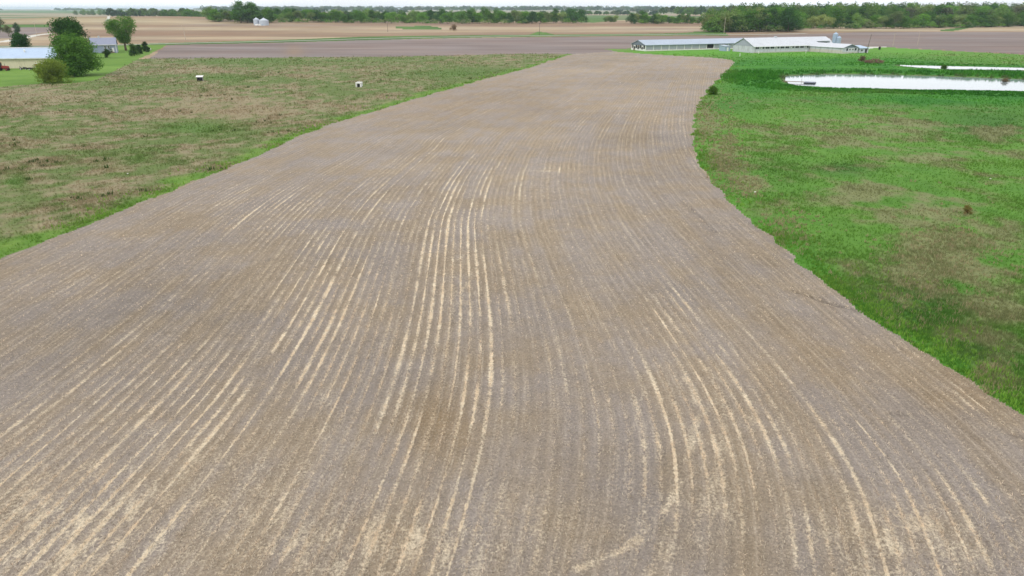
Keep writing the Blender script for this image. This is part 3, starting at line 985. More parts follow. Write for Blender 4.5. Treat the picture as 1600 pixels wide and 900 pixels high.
GCOL = rng.uniform(.85, 1.15, (NV, 1))
j, pt = pick([5], 56000, 0.25 + sst(.35, .75, f2))
far = np.clip(Y[j] / 120, .8, 3.0)
blades('meadow_grass', pt, (.22 + .22 * f2[j]) * far ** .4, .075 * far, np.minimum(TINT[j] * 1.35, .6), 5, 'tufted olive and straw grass of the meadow')
j, pt = pick([7], 80000, 0.35 + sst(.35, .75, f2), 20, 400)
far = np.clip(Y[j] / 110, .7, 3.0)
blades('pasture_grass', pt, (.20 + .24 * f2[j]) * far ** .4 * np.where((PYY[j] > 103) & (PYY[j] < 110.5), .3, .35 + .65 * sst(1, 7, dP[j])), .075 * far, np.minimum(TINT[j] * 1.35, .6), 5, 'lush tufted green grass of the pasture')
# taller verge growth along both edges of the tilled field
wv = (REG == 5) * np.exp(-dL / 2.2) * sst(.4, .7, f2) + (REG == 7) * np.exp(-dR / 2.2) * sst(.4, .7, f2)
j, pt = pick([5, 7], 4000, wv + 1e-9)
far = np.clip(Y[j] / 90, .7, 3)
blades('edge_weeds', pt, (.12 + .6 * f3[j] ** 1.5) * far ** .3, .12 * far, mixc(sst(.35, .6, f1[j]), lin(104, 138, 58, 1.2), lin(116, 158, 62, 1.3)), 7, 'taller green weeds along the edges of the tilled field')
# rank growth on the pond banks
wv = ((dP > 1) & (dP < 22)) * 1.0
j, pt = pick([7], 5500, wv + 1e-9, 190, 420)
blades('bank_weeds', pt, (.35 + .5 * f2[j]) * np.where((PYY[j] > 110.5) & (PYY[j] < 124), 1.7, np.where((PYY[j] > 103) & (PYY[j] <= 110.5), .3, .3 + .6 * sst(2, 9, dP[j]))), .40 + 0 * f2[j], np.minimum(TINT[j] * 1.35, .5), 7, 'rank dark green growth on the pond banks', .7)
# scattered dark weeds in the meadow
j, pt = pick([5], 260, sst(.62, .8, f2) + 1e-4)
blades('dark_weeds', pt, .3 + .4 * rng.random(260), .25 + 0 * f2[j], np.tile(lin(70, 100, 48, .85), (260, 1)), 9, 'scattered dark weed clumps in the meadow', .8)
# dead grass clumps in the pasture
j, pt = pick([7], 1500, blob([(1130, 250, 25, 50, 1), (1160, 290, 25, 18, 1), (1480, 400, 90, 50, .4), (1550, 590, 30, 25, 1), (1230, 360, 40, 30, .6), (1105, 190, 22, 35, 1), (1440, 470, 100, 50, .4)]) + 1e-5, 20, 220)
blades('dead_grass', pt, .18 + .28 * rng.random(1500), .09 * np.clip(Y[j] / 70, .8, 2), np.tile(lin(160, 152, 116, .95), (1500, 1)), 12, 'bleached dead grass clumps in the pasture', .9)
# straw and stalk pieces lying on the tilled soil
wS = np.clip(S_ROW * .6 + S_SHEET + .35, 0, 2) * (Y < 120) * sst(130, 30, Y)
j, pt = pick([8], 90000, wS + 1e-9, 18, 130)
n = len(pt)
ln = rng.uniform(.05, .2, n) * np.clip(Y[j] / 50, .7, 1.6); wd = rng.uniform(.01, .028, n) * np.clip(Y[j] / 45, .8, 2.0)
an = rng.uniform(0, np.pi, n)
zz = hz(pt[:, 0], pt[:, 1]) + 0.022 * np.cos(2 * np.pi * samp(UG, pt[:, 0], pt[:, 1]) / .76) + .035
cx, cy_ = np.cos(an), np.sin(an)
Vv = np.empty((n, 4, 3), np.float32)
tl = rng.uniform(-.04, .09, n)
for q, (s1, s2) in enumerate(((-1, -1), (1, -1), (1, 1), (-1, 1))):
    Vv[:, q] = np.stack([pt[:, 0] + s1 * ln / 2 * cx - s2 * wd / 2 * cy_, pt[:, 1] + s1 * ln / 2 * cy_ + s2 * wd / 2 * cx, zz + s1 * tl / 2 + .02], 1)
tc = lin(212, 200, 178, .95)[None] * rng.uniform(.45, 1.15, (n, 1)) * np.where(rng.random((n, 1)) < .25, np.array([[.6, .55, .5]]), 1)
me = fastmesh('straw_residue', Vv.reshape(-1, 3), np.arange(n * 4).reshape(-1, 4), np.repeat(tc, 4, 0))
me.materials.append(M['straw'])
tag(link(bpy.data.objects.new('straw_residue', me)), 'loose straw and stalk pieces on the tilled soil', None, None, 'stuff')

# short cut stalks standing in the planting rows
j, pt = pick([8], 30000, np.clip(S_ROW, .1, 1) ** 1.5 * sst(120, 30, Y) + 1e-9, 18, 110)
uu = samp(UG, pt[:, 0], pt[:, 1])
off = (np.floor(uu / .76) + .5) * .76 - uu + rng.normal(0, .05, len(pt))
pt = pt + np.stack([off * samp(NX, pt[:, 0], pt[:, 1]), off * samp(NY, pt[:, 0], pt[:, 1])], 1)
blades('stubble_stalks', pt, rng.uniform(.06, .14, len(pt)), .022 * np.clip(Y[j] / 35, .8, 2.2), lin(222, 208, 182, .97)[None] * rng.uniform(.65, 1.1, (len(pt), 1)), 4, 'short cut stalks standing along the planting rows', 1.0, 1.4, 'straw')


# ------------------------------------------------------------------ trees
def leaf_cloud(centers, nrm, size, cols, per, sigma, r):
    n = len(centers) * per
    C = np.repeat(centers, per, 0) + r.normal(0, 1, (n, 3)) * np.repeat(sigma, per)[:, None] * np.array((1, 1, .75))
    N = np.repeat(nrm, per, 0) + r.normal(0, .75, (n, 3))
    N[:, 2] += .25
    N /= np.linalg.norm(N, axis=1)[:, None] + 1e-9
    A = np.cross(N, r.normal(0, 1, (n, 3))); A /= np.linalg.norm(A, axis=1)[:, None] + 1e-9
    B = np.cross(N, A)
    s = np.repeat(size, per)[:, None] * r.uniform(.6, 1.3, (n, 1))
    V = np.stack([C - A * s * .5, C + B * s * .32, C + A * s * .5, C - B * s * .32], 1).reshape(-1, 3)
    col = np.repeat(np.repeat(cols, per, 0) * r.uniform(.8, 1.2, (n, 1)), 4, 0)
    return V, np.arange(n * 4).reshape(-1, 4), col


def crown_mesh(seed, h, rx, z0, shape, nl, ncl, per, leaf, col, colb):
    r = np.random.default_rng(seed)
    lob = []
    ch = h - z0
    for k in range(nl):
        t = r.uniform(.08, .95) if k else .8
        if shape == 'vase':
            env = .25 + .9 * math.sin(min(1, t * 1.15) * math.pi * .78) ** 1.0 * (t ** .35)
        elif shape == 'cone':
            env = 1.02 - t
        elif shape == 'dome':
            env = math.sqrt(max(0.02, 1 - (t * .98) ** 2.4))
        else:
            env = math.sqrt(max(.03, 1 - (2 * t - .92) ** 2))
        a = r.uniform(0, 2 * math.pi) + k * 2.4
        lr = rx * r.uniform(.24, .42) * (.55 if shape == 'cone' else 1)
        rad = max(0, env * rx - lr * .75) * r.uniform(.55, 1.05)
        lob.append((rad * math.cos(a), rad * math.sin(a), z0 + ch * t * .93, lr))
    if shape != 'vase':
        for t in (.3, .5, .7):
            lob.append((0, 0, z0 + ch * t, rx * (.5 if shape != 'cone' else .4 * (1 - t))))
    lob = np.array(lob)
    pr = lob[:, 3] ** 2; pr /= pr.sum()
    i = r.choice(len(lob), ncl, p=pr)
    d = r.normal(0, 1, (ncl, 3)); d /= np.linalg.norm(d, axis=1)[:, None]
    rad = lob[i, 3] * r.uniform(.55, 1.08, ncl)
    C = lob[i, :3] + d * rad[:, None] * np.array((1, 1, .85))
    C[:, 2] = np.clip(C[:, 2], z0 * .7 + .15, h * 1.02)
    lc = r.uniform(0, 1, len(lob))[i]
    f = np.clip(lc * .7 + r.uniform(0, .4, ncl), 0, 1)[:, None]
    cols = (np.array(col)[None] * (1 - f) + np.array(colb)[None] * f)
    return leaf_cloud(C, d, np.full(ncl, leaf), cols, per, np.full(ncl, leaf * .9), r), lob


def trunk_mb(seed, lob, z0, rad, h, top=.55, nlimb=6):
    r = random.Random(seed)
    mb = MB()
    tz = z0 + (h - z0) * top
    mb.tube([(0, 0, -.4), (.05, .03, z0 * .35), (r.uniform(-.2, .2), r.uniform(-.2, .2), z0), (r.uniform(-.4, .4), r.uniform(-.4, .4), tz)], [rad * 1.35, rad, rad * .8, rad * .25], 8)
    for k in sorted(range(len(lob)), key=lambda q: -lob[q][3])[:nlimb]:
        x, y, z, q = lob[k]
        s = z0 * r.uniform(.75, 1.0) + (z - z0) * .15
        mb.tube([(0, 0, s), (x * .45, y * .45, s + (z - s) * .55), (x * .95, y * .95, z)], [rad * .5, rad * .32, rad * .08], 5)
    return mb


def tree_proto(name, seed, h, rx, z0, shape='round', nl=14, ncl=700, per=7, leaf=.45, col=lin(58, 96, 34, .8), colb=lin(84, 124, 46, .8), rad=.35, bark='bark', top=.55, nlimb=6, parts=('trunk', 'crown')):
    (V, F, c), lob = crown_mesh(seed, h, rx, z0, shape, nl, ncl, per, leaf, col, colb)
    me = fastmesh(parts[1], V, F, c)
    me.materials.append(M['leaf'])
    tr = trunk_mb(seed, lob, z0, rad, h, top, nlimb).build(parts[0], bark, smooth=True)
    trm = tr.data
    bpy.data.objects.remove(tr)
    return trm, me


def put_tree(proto, name, xy, label, group=None, s=1.0, rz=None, sz=None, cat='tree', dz=0.0):
    e = empty(name, (xy[0], xy[1], gz(*xy) + dz), random.uniform(0, 6.28) if rz is None else rz, label, cat, group)
    e.scale = (s * (1.3 if sz else 1), s * (1.3 if sz else 1), sz if sz else s)
    for me in proto:
        link(bpy.data.objects.new(me.name.split('.')[0], me), e)
    return e


G1, G2 = lin(48, 84, 34, .75), lin(78, 116, 44, .8)
# farmstead trees
xy = at(121, 118)
put_tree(tree_proto('t', 11, 15.4, 9.6, .6, 'dome', 34, 2500, 8, .6, lin(58, 96, 40, 1.05), lin(94, 134, 56, 1.1), .55, top=.5), 'broadleaf_tree', xy, 'largest broad dark green tree in front of the cream shed', rz=.4)
xy = at(117, 93)
put_tree(tree_proto('t', 12, 19.0, 10.0, 4.0, 'round', 26, 1700, 8, .65, lin(50, 88, 42, 1.05), lin(76, 116, 54, 1.05), .5), 'broadleaf_tree', xy, 'dark tree rising behind the largest broad tree by the shed', rz=1.0)
xy = at(197, 79)
put_tree(tree_proto('t', 13, 18.2, 8.6, 5.4, 'vase', 30, 1500, 8, .6, lin(72, 110, 48, 1.05), lin(106, 146, 66, 1.05), .6, top=.6, nlimb=11), 'broadleaf_tree', xy, 'vase shaped tree with bare trunk beside the grey house', rz=2.0)
xy = at(33, 84)
put_tree(tree_proto('t', 14, 10.5, 7.0, .8, 'dome', 20, 1000, 8, .55, lin(46, 84, 42, 1.0), lin(66, 106, 50, 1.0), .4), 'round_tree', xy, 'round dense dark tree behind the cream shed roof', rz=.2)
xy = at(85, 129.5)
put_tree(tree_proto('t', 15, 6.9, 6.0, .1, 'dome', 26, 1900, 9, .34, lin(104, 134, 52, .95), lin(142, 160, 72, .95), .16, top=.4, nlimb=9, parts=('stem', 'crown')), 'willow_bush', xy, 'yellowish green spreading bush in front of the shed', cat='bush', rz=.5)
olive = tree_proto('t', 16, 12, 5.2, 2.5, 'round', 12, 420, 7, .7, lin(104, 116, 78, .8), lin(128, 138, 92, .8), .3)
put_tree(olive, 'hazy_tree', at(-4, 60), 'olive tree cut off at the edge of the picture, by the farm drive', s=1.5)
put_tree(olive, 'hazy_tree', at(14, 57), 'grey green low tree by the pale farm drive', s=.75)
put_tree(tree_proto('t', 17, 11, 3.6, 1.0, 'round', 10, 380, 7, .6, lin(60, 92, 60, .8), lin(86, 116, 78, .8), .25), 'hazy_tree', at(29, 55), 'narrow blue green tree beside the pale farm drive')
# evergreen bushes beyond the house
evg = [tree_proto('t', 20 + k, 6.2, 2.7, .2, sh, 12, 420, 8, .4, lin(48, 80, 44, 1.0), lin(76, 106, 54, 1.0), .18, parts=('stem', 'crown')) for k, sh in enumerate(('dome', 'cone', 'round'))]
for k, (px, py, s, v, lab) in enumerate(((210, 87.5, 1.0, 0, 'broad olive green bush at the near end of the evergreen row'), (219, 84.5, .85, 2, 'low dark bush in the middle of the evergreen row'), (228, 81.5, 1.05, 1, 'tallest pointed bush at the far end of the evergreen row'))):
    put_tree(evg[v], 'evergreen_bush', at(px, py), lab, 'evergreen bushes along the lawn edge', s, cat='bush')
put_tree(evg[2], 'garden_bush', at(168, 90), 'small dark bush standing before the grey house porch', None, .72, cat='bush')
put_tree(evg[0], 'garden_bush', at(174, 82.5), 'small dark bush at the corner of the grey house', None, .6, cat='bush')
# shrubs in the fields
tan = tree_proto('t', 30, 5, 4.2, .3, 'dome', 10, 260, 7, .5, lin(150, 128, 104, .8), lin(128, 118, 84, .8), .15, parts=('stem', 'crown'))
put_tree(tan, 'brown_shrub', at(709, 48), 'brown leafless shrub alone in the tan stubble field', cat='shrub', s=1.2)
redd = tree_proto('t', 31, 2.4, 1.5, .1, 'dome', 12, 300, 8, .16, lin(148, 112, 74, .95), lin(124, 132, 66, .95), .06, nlimb=10, parts=('stem', 'crown'))
put_tree(redd, 'young_shrub', at(1511, 334), 'reddish brown young shrub alone in the pasture', cat='shrub', s=.45)
nsh = tree_proto('t', 32, 2.2, 1.8, .1, 'dome', 12, 420, 8, .22, lin(54, 92, 34, .8), lin(90, 126, 48, .85), .06, nlimb=8, parts=('stem', 'crown'))
put_tree(nsh, 'weedy_bush', at(1113, 148), 'weedy green bush at the corner of the tilled field', cat='bush', s=1.1)
put_tree(nsh, 'weedy_bush', at(1474, 108.2), 'small round bush on the dam between the two ponds', cat='bush', s=.9)
put_tree(tan, 'dead_bush', at(1572, 124), 'brown dead bush at the far shore of the wide pond', cat='bush', s=.42)

# far trees: a few kinds copied many times
FARP = []
for k in range(9):
    shp = ('round', 'dome', 'round', 'vase', 'round', 'dome', 'round', 'round', 'dome')[k]
    c1 = [lin(52, 88, 40, .8), lin(66, 104, 44, .8), lin(80, 112, 58, .8), lin(92, 116, 74, .8), lin(58, 96, 38, .8), lin(48, 84, 46, .8), lin(104, 122, 78, .8), lin(72, 114, 44, .8), lin(86, 98, 80, .75)][k]
    c1 = c1 * 1.65 * np.array((1.06, 1.0, .88))
    c2 = c1 * np.array((1.5, 1.42, 1.3))
    FARP.append(tree_proto('t', 50 + k, 20, 7.6 + (k % 3), 1.6 if k != 3 else 3.5, shp, 18, 420, 6, 1.15, c1, c2, .35, 'palebark' if k in (3, 6) else 'bark', nlimb=5))


ORD1 = 'first second third fourth fifth sixth seventh eighth ninth tenth eleventh twelfth thirteenth fourteenth fifteenth sixteenth seventeenth eighteenth nineteenth'.split()
TENS = {2: ('twentieth', 'twenty'), 3: ('thirtieth', 'thirty'), 4: ('fortieth', 'forty'), 5: ('fiftieth', 'fifty')}
KADJ = ['dark green', 'mid green', 'soft green', 'thin pale', 'deep green', 'blue green', 'pale olive', 'fresh green', 'dusky']


def ordinal(n):
    if n < 20:
        return ORD1[n - 1]
    return TENS[n // 10][0] if n % 10 == 0 else TENS[n // 10][1] + '-' + ORD1[n % 10 - 1]


def scatter_trees(n, pa, pb, depth, where, group, smin, smax, kinds, flat=False):
    a, b = (atz(*pa, 0.0), atz(*pb, 0.0)) if flat else (at(*pa), at(*pb))
    spots = []
    for i in range(n):
        t = (i + random.uniform(.1, .9)) / n
        p = a + (b - a) * t
        p = p * (1 + depth * random.random() / np.hypot(*p))
        spots.append((proj(p[0], p[1], gz(*p))[0], p))
    spots.sort(key=lambda q: q[0])
    for i, (_, p) in enumerate(spots):
        s = random.uniform(smin, smax)
        k = random.choice(kinds)
        put_tree(FARP[k], 'woodland_tree', p, '%s %s tree from the left %s' % (ordinal(i + 1), KADJ[k], where), group, s, sz=s * random.uniform(.85, 1.1))


ALLK = [0, 1, 2, 3, 4, 5, 7, 1, 7]
# belt behind the stubble field
scatter_trees(26, (255, 33), (400, 34.5), 260, 'in the belt behind the tan hill', 'belt behind the tan hill', .75, 1.1, ALLK, True)
scatter_trees(4, (374, 36.5), (404, 36.5), 20, 'of the tall ones over the grain bins', 'tall trees at the grain bins', 1.05, 1.25, [0, 4, 5])
scatter_trees(14, (325, 34), (402, 36.8), 50, 'in the thicket left of the grain bins', 'thicket left of the grain bins', .5, .85, ALLK)
scatter_trees(40, (410, 36), (640, 37.2), 110, 'in the belt from grain bins to waterway', 'belt right of the grain bins', .55, .95, ALLK)
scatter_trees(42, (640, 36.7), (912, 37), 120, 'in the belt behind the middle stubble', 'belt behind the middle of the stubble field', .75, 1.08, ALLK)
scatter_trees(17, (985, 37.6), (1092, 38), 50, 'in the low clump beside the big wood', 'low clump beside the big wood', .42, .74, ALLK + [6])
scatter_trees(5, (945, 34.5), (965, 35), 30, 'at the end of the far green field', 'low trees at the far green field', .4, .55, [2, 3, 6])
scatter_trees(9, (118, 23.5), (180, 24), 120, 'in the hazy row by the white lane', 'hazy row by the white lane', .7, 1.1, [0, 2, 5])
scatter_trees(9, (212, 23), (258, 24.5), 150, 'in the row where the tan hill begins', 'row where the tan hill begins', .8, 1.15, [0, 2, 5])
# the big wood behind the barns
scatter_trees(46, (1104, 51), (1240, 50), 70, 'at the front of the wood behind the barns', 'front of the big wood behind the barns', .8, 1.12, ALLK + [3, 6])
scatter_trees(44, (1225, 47), (1640, 41), 40, 'along the low wood edge above the mauve field', 'wood edge above the mauve field', .5, .85, ALLK + [2, 6])
scatter_trees(46, (1225, 45.5), (1640, 39.5), 130, 'of the tall ones behind the wood edge', 'tall trees behind the wood edge', .95, 1.3, ALLK + [8])


# woods too dense or too far to count
def wood_mass(name, label, spots, quads_per, leaf, cset, seed):
    r = np.random.default_rng(seed)
    Vs, Cs = [], []
    for x, y, hh, rr in spots:
        n = quads_per
        d = r.normal(0, 1, (n, 3)); d /= np.linalg.norm(d, axis=1)[:, None]
        d[:, 2] = np.abs(d[:, 2]) * 1.25 - .35
        C = np.array((x, y, gz(x, y) + hh * .55)) + d * np.array((rr, rr, hh * .48)) * r.uniform(.7, 1.05, (n, 1))
        c = cset[r.integers(len(cset))] * r.uniform(.75, 1.3)
        V, F, cc = leaf_cloud(C, d, np.full(n, leaf), np.tile(c, (n, 1)), 1, np.full(n, .1), r)
        Vs.append(V); Cs.append(cc)
    V = np.vstack(Vs)
    me = fastmesh(name, V, np.arange(len(V)).reshape(-1, 4), np.vstack(Cs))
    me.materials.append(M['leaf'])
    return tag(link(bpy.data.objects.new(name, me)), label, None, None, 'stuff')


WC = [1.75 * np.array((1.06, 1.0, .88)) * c for c in (lin(58, 94, 42, .8), lin(72, 108, 48, .8), lin(92, 116, 70, .8), lin(50, 84, 46, .8), lin(100, 116, 82, .8), lin(84, 122, 52, .8))]
sp = []
for k in range(330):
    t = random.random()
    px = 1125 + 500 * t
    p = at(px, 46 - 6 * t)
    f = 1 + random.uniform(60, 420) / np.hypot(*p)
    sp.append((p[0] * f, p[1] * f, random.uniform(19, 28), random.uniform(5, 8)))
wood_mass('wood_interior', 'dense mass of trees inside the big wood', sp, 130, 2.2, WC, 5)
sp = []
for n, pa, pb, dep, flat in ((60, (250, 33), (400, 34.5), 120, True), (110, (408, 36), (912, 37), 40, False), (30, (985, 37.6), (1095, 38), 25, False), (45, (1100, 51.2), (1240, 50.2), 20, False), (90, (1225, 47.3), (1640, 41.3), 14, False)):
    a, b = (atz(*pa, 0.0), atz(*pb, 0.0)) if flat else (at(*pa), at(*pb))
    for k in range(n):
        p = a + (b - a) * random.random()
        p = p * (1 + dep * random.random() / np.hypot(*p))
        sp.append((p[0], p[1], random.uniform(3, 8), random.uniform(3, 5.5)))
wood_mass('undergrowth', 'low bushes filling the feet of the tree belts', sp, 70, 1.3, WC, 8)
sp = []
for x0, x1, Y0, Y1, n, h0, h1, r0, r1, gap in ((-.40, .80, 3700, 4000, 330, 14, 24, 12, 20, .42), (-.42, .85, 5200, 5700, 1000, 26, 42, 18, 32, .0), (-1.0, -.3, 6500, 7200, 260, 16, 30, 20, 40, .38), (.2, .8, 2000, 2900, 240, 20, 30, 9, 16, .3),
                                           (-.55, -.3, 1800, 2100, 70, 14, 24, 9, 14, .3), (-.12, .2, 2500, 2700, 50, 9, 16, 9, 14, .45), (-.45, -.1, 1500, 1700, 60, 12, 18, 8, 12, .3)):
    for k in range(n):
        yy = random.uniform(Y0, Y1)
        xx = yy * random.uniform(x0, x1)
        if fbm(np.array([xx / 420]), np.array([yy / 900]), 61, 2)[0] < gap:
            continue
        sp.append((xx, yy, random.uniform(h0, h1), random.uniform(r0, r1)))
wood_mass('distant_woodland', 'distant bluish tree lines on the horizon', sp, 70, 9.0, [c * .5 for c in WC], 6)


# ------------------------------------------------------------------ buildings
def walls(mb, L, W, eave, ridge, z0=-.8, x0=0, y0=0):
    prof = [(y0, z0), (y0 + W, z0), (y0 + W, eave), (y0 + W / 2, ridge), (y0, eave)]
    mb.prism(prof, x0, x0 + L, 'x')
    return mb


def roof(mb, L, W, eave, ridge, ov=.5, th=.14, x0=0, y0=0, lift=.03):
    sl_ = (ridge - eave) / (W / 2)
    a, b, c = y0 - ov, y0 + W / 2, y0 + W + ov
    ez = eave - sl_ * ov + lift
    rz = ridge + lift
    prof = [(a, ez), (b, rz), (c, ez), (c, ez + th), (b, rz + th), (a, ez + th)]
    mb.prism(prof, x0 - ov, x0 + L + ov, 'x')
    return mb


def local(xy, ang, z=None):
    return (xy[0], xy[1], gz(*xy) if z is None else z)


# cream machine shed of the farmstead
c = at(88, 106)
a = at(-20, 107.6)
ang = math.atan2(c[1] - a[1], c[0] - a[0])
Ls = 44.0
org = c - Ls * np.array((math.cos(ang), math.sin(ang)))
sh = empty('machine_shed', local(org, ang), ang, 'long cream machine shed with pale blue metal roof', 'shed')
walls(MB(), Ls, 17, 4.3, 7.6).build('wall', 'cream', sh)
roof(MB(), Ls, 17, 4.3, 7.6, .6).build('roof', 'roof_blue', sh)
MB().box(-.55, Ls + .55, 8.2, 8.8, 7.72, 7.98).build('ridge_cap', 'white', sh)
MB().box(-.6, Ls + .6, -.72, -.62, 3.9, 4.15).build('gutter', 'white', sh)
for x in (Ls - 23.5, Ls - 12):
    v = MB().lathe([(.3, 5.9), (.3, 6.9), (.48, 6.95), (.1, 7.35)], 10, (x, 4.6)).build('roof_vent', 'white', sh)
d = MB().box(Ls - 34, Ls - 29.5, -.09, -.01, 0, 3.4).build('sliding_door', 'white', sh)
MB().box(Ls - 32.0, Ls - 31.8, -.16, -.10, 1.2, 1.6).build('handle', 'black', d)

# grey house behind the trees
c = at(143, 83)
hang = math.radians(24)
ho = empty('farmhouse', local(c, 0), hang, 'small blue grey farmhouse with grey shingle roof and white trim', 'house')
walls(MB(), 12.5, 9, 4.3, 7.6).build('wall', 'siding', ho)
rf = roof(MB(), 12.5, 9, 4.3, 7.6, .45).build('roof', 'roof_shingle', ho)
MB().box(4.2, 5.0, 4.2, 5.0, 7.2, 8.7).build('chimney', 'block', rf)
for x in (0.02, 12.3):
    MB().box(x - .04, x + .24, -.06, -.004, 0, 4.25).build('corner_trim', 'white', ho)
MB().box(-.4, 12.9, -.52, -.46, 4.0, 4.22).build('fascia', 'white', ho)
for x in (6.6, 8.3):
    wn_ = MB().box(x, x + 1.1, -.07, -.004, 2.0, 3.7).build('window', 'white', ho)
    MB().box(x + .14, x + .96, -.10, -.072, 2.14, 2.8).build('pane', 'glass', wn_)
    MB().box(x + .14, x + .96, -.10, -.072, 2.9, 3.56).build('pane', 'glass', wn_)
pc = MB().box(6.2, 11.4, -2.6, -.08, .1, .45).build('porch', 'wood', ho)
for x in (6.3, 8.7, 11.15):
    MB().box(x, x + .14, -2.55, -2.41, .45, 1.3).build('railing_post', 'white', pc)
MB().box(6.3, 11.3, -2.52, -2.44, 1.2, 1.32).build('handrail', 'white', pc)
dr = MB().box(10.3, 11.3, -.07, -.004, .45, 2.5).build('door', 'white', ho)
MB().box(10.4, 10.5, -.12, -.072, 1.4, 1.5).build('handle', 'black', dr)

# propane tank
p = at(231.5, 79.5)
pt_ = empty('propane_tank', local(p, 0), .5, 'white propane tank beside the evergreen bushes', 'tank')
mb = MB()
mb.tube([(-1.7, 0, 1.0), (-1.6, 0, 1.0), (-1.4, 0, 1.0), (1.4, 0, 1.0), (1.6, 0, 1.0), (1.7, 0, 1.0)], [.2, .48, .62, .62, .48, .2], 14)
mb.build('vessel', 'white', pt_, smooth=True)
MB().lathe([(.2, 1.5), (.2, 1.8), (.08, 1.9)], 10).build('dome_lid', 'white', pt_)
for x in (-1, 1):
    MB().box(x - .1, x + .1, -.4, .4, -.1, .5).build('leg', 'conc', pt_)


def wheel(parent, x, y, r, w, rim='white'):
    o = MB().tube([(x, y - w / 2, r), (x, y - w * .42, r), (x, y + w * .42, r), (x, y + w / 2, r)], [r * .86, r, r, r * .86], 18).build('wheel', 'rubber', parent)
    MB().tube([(x, y - w / 2 - .02, r), (x, y + w / 2 + .02, r)], [r * .55, r * .55], 14).build('rim', rim, o)
    return o


# red tractor at the edge of the yard
p = at(5, 110.5)
tr = empty('tractor', local(p, 0), math.radians(8), 'red tractor with glazed cab parked in front of the cream shed', 'tractor')
MB().prism([(-.2, .9), (2.3, .9), (2.4, 1.2), (2.3, 1.75), (-.2, 1.95)], -.4, .4, 'y').build('hood', 'red', tr)
MB().box(-2.1, 2.2, -.3, .3, .55, .9).build('chassis', 'black', tr)
cb = MB().prism([(-1.9, 1.2), (-.22, 1.2), (-.35, 3.0), (-1.75, 3.0)], -.75, .75, 'y').build('cab', 'glass', tr)
MB().box(-1.95, -.2, -.85, .85, 3.0, 3.16).build('cab_roof', 'red', cb)
for y in (-.95, .95):
    MB().prism([(-2.2, 1.1), (-2.0, 1.75), (-1.2, 1.9), (-.5, 1.7), (-.4, 1.3), (-1.3, 1.62)], y - .28, y + .28, 'y').build('fender', 'red', tr)
    wheel(tr, -1.3, y, .82, .5, 'red')
    wheel(tr, 1.75, y * .85, .5, .32, 'red')
MB().tube([(.9, .25, 1.8), (.9, .25, 2.7)], [.06, .06], 8).build('exhaust', 'black', tr)

# yard clutter
p = at(36.5, 109)
mw = empty('riding_mower', local(p, 0), .3, 'black riding mower parked against the cream shed wall', 'mower')
MB().prism([(.1, .35), (1.2, .35), (1.25, .85), (.2, 1.05)], -.38, .38, 'y').build('hood', 'black', mw)
MB().box(-1.2, .1, -.5, .5, .35, .6).build('body', 'black', mw)
st_ = MB().box(-.9, -.35, -.3, .3, .6, .78).build('seat', 'black', mw)
MB().box(-1.0, -.88, -.3, .3, .7, 1.35).build('backrest', 'black', st_)
MB().tube([(.25, 0, .95), (-.05, 0, 1.3)], [.04, .04], 6).build('steering_column', 'steel', mw)
for y in (-.45, .45):
    wheel(mw, -.75, y, .36, .25)
    wheel(mw, .95, y, .26, .18)
p = at(49, 109.6)
ct = empty('garden_cart', local(p, 0), -.15, 'low dark garden cart beside the black mower', 'cart')
MB().prism([(-1.2, .45), (1.1, .45), (1.35, .95), (-1.4, .95)], -.6, .6, 'y').build('tray', 'black', ct)
MB().tube([(1.1, 0, .5), (2.1, 0, .3)], [.04, .04], 6).build('drawbar', 'steel', ct)
for y in (-.62, .62):
    wheel(ct, -.2, y, .32, .16)
p = at(64, 106.2)
wg = empty('hay_wagon', local(p, 0), .15, 'rusty brown farm wagon with pale cover beside the yellowish bush', 'wagon')
MB().box(-1.6, 1.6, -.9, .9, .8, 1.7).build('box_body', 'rust', wg)
MB().prism([(-.98, 1.7), (.98, 1.7), (.9, 1.98), (0, 2.15), (-.9, 1.98)], -1.7, 1.7, 'x').build('cover', 'white', wg)
MB().box(-1.5, 1.5, -.25, .25, .55, .8).build('chassis', 'black', wg)
for y in (-.8, .8):
    for x in (-1.1, 1.1):
        wheel(wg, x, y, .42, .22)

# small shelters in the meadow
p = at(313, 126.5)
hb = empty('calf_shelter', local(p, 0), .25, 'dark sided shelter with white sloping roof in the meadow', 'shelter')
hb.scale = (.9, .9, .9)
for (x0, x1, y0, y1) in ((-1.0, -.92, -.8, .8), (.92, 1.0, -.8, .8), (-.92, .92, .72, .8)):
    MB().box(x0, x1, y0, y1, -.1, 1.45).build('wall_panel', 'gablegrey', hb)
MB().box(-.92, .92, -.74, -.68, .0, .75).build('front_panel', 'dark', hb)
MB().prism([(-1.0, 1.42), (1.0, 1.80), (1.0, 1.92), (-1.0, 1.54)], -1.25, 1.25, 'x').build('roof', 'white', hb)
for x in (-.96, .96):
    MB().box(x - .05, x + .05, -.86, -.76, -.1, 1.6).build('post', 'wood', hb)
p = at(561.5, 135.8)
hb = empty('calf_hutch', local(p, 0), -.12, 'white box hutch with black doorway in the meadow', 'hutch')
hb.scale = (.88, .88, .88)
body = MB()
body.box(-.95, -.62, -1.0, 1.0, -.1, 1.45).box(.62, .95, -1.0, 1.0, -.1, 1.45).box(-.62, .62, .9, 1.0, -.1, 1.45).box(-.62, .62, -1.0, -.9, 1.2, 1.45)
body.build('shell', 'white', hb)
MB().prism([(-1.02, 1.45), (1.02, 1.45), (1.02, 1.56), (.8, 1.68), (-.8, 1.68), (-1.02, 1.56)], -1.08, 1.08, 'y').build('lid', 'white', hb)
MB().box(-.62, .62, -.86, .9, -.1, .02).build('floor', 'black', hb)
MB().box(-.6, .6, .70, .88, .02, 1.3).build('inner_shade_sheet', 'black', hb)  # black backing paints the shade inside the doorway
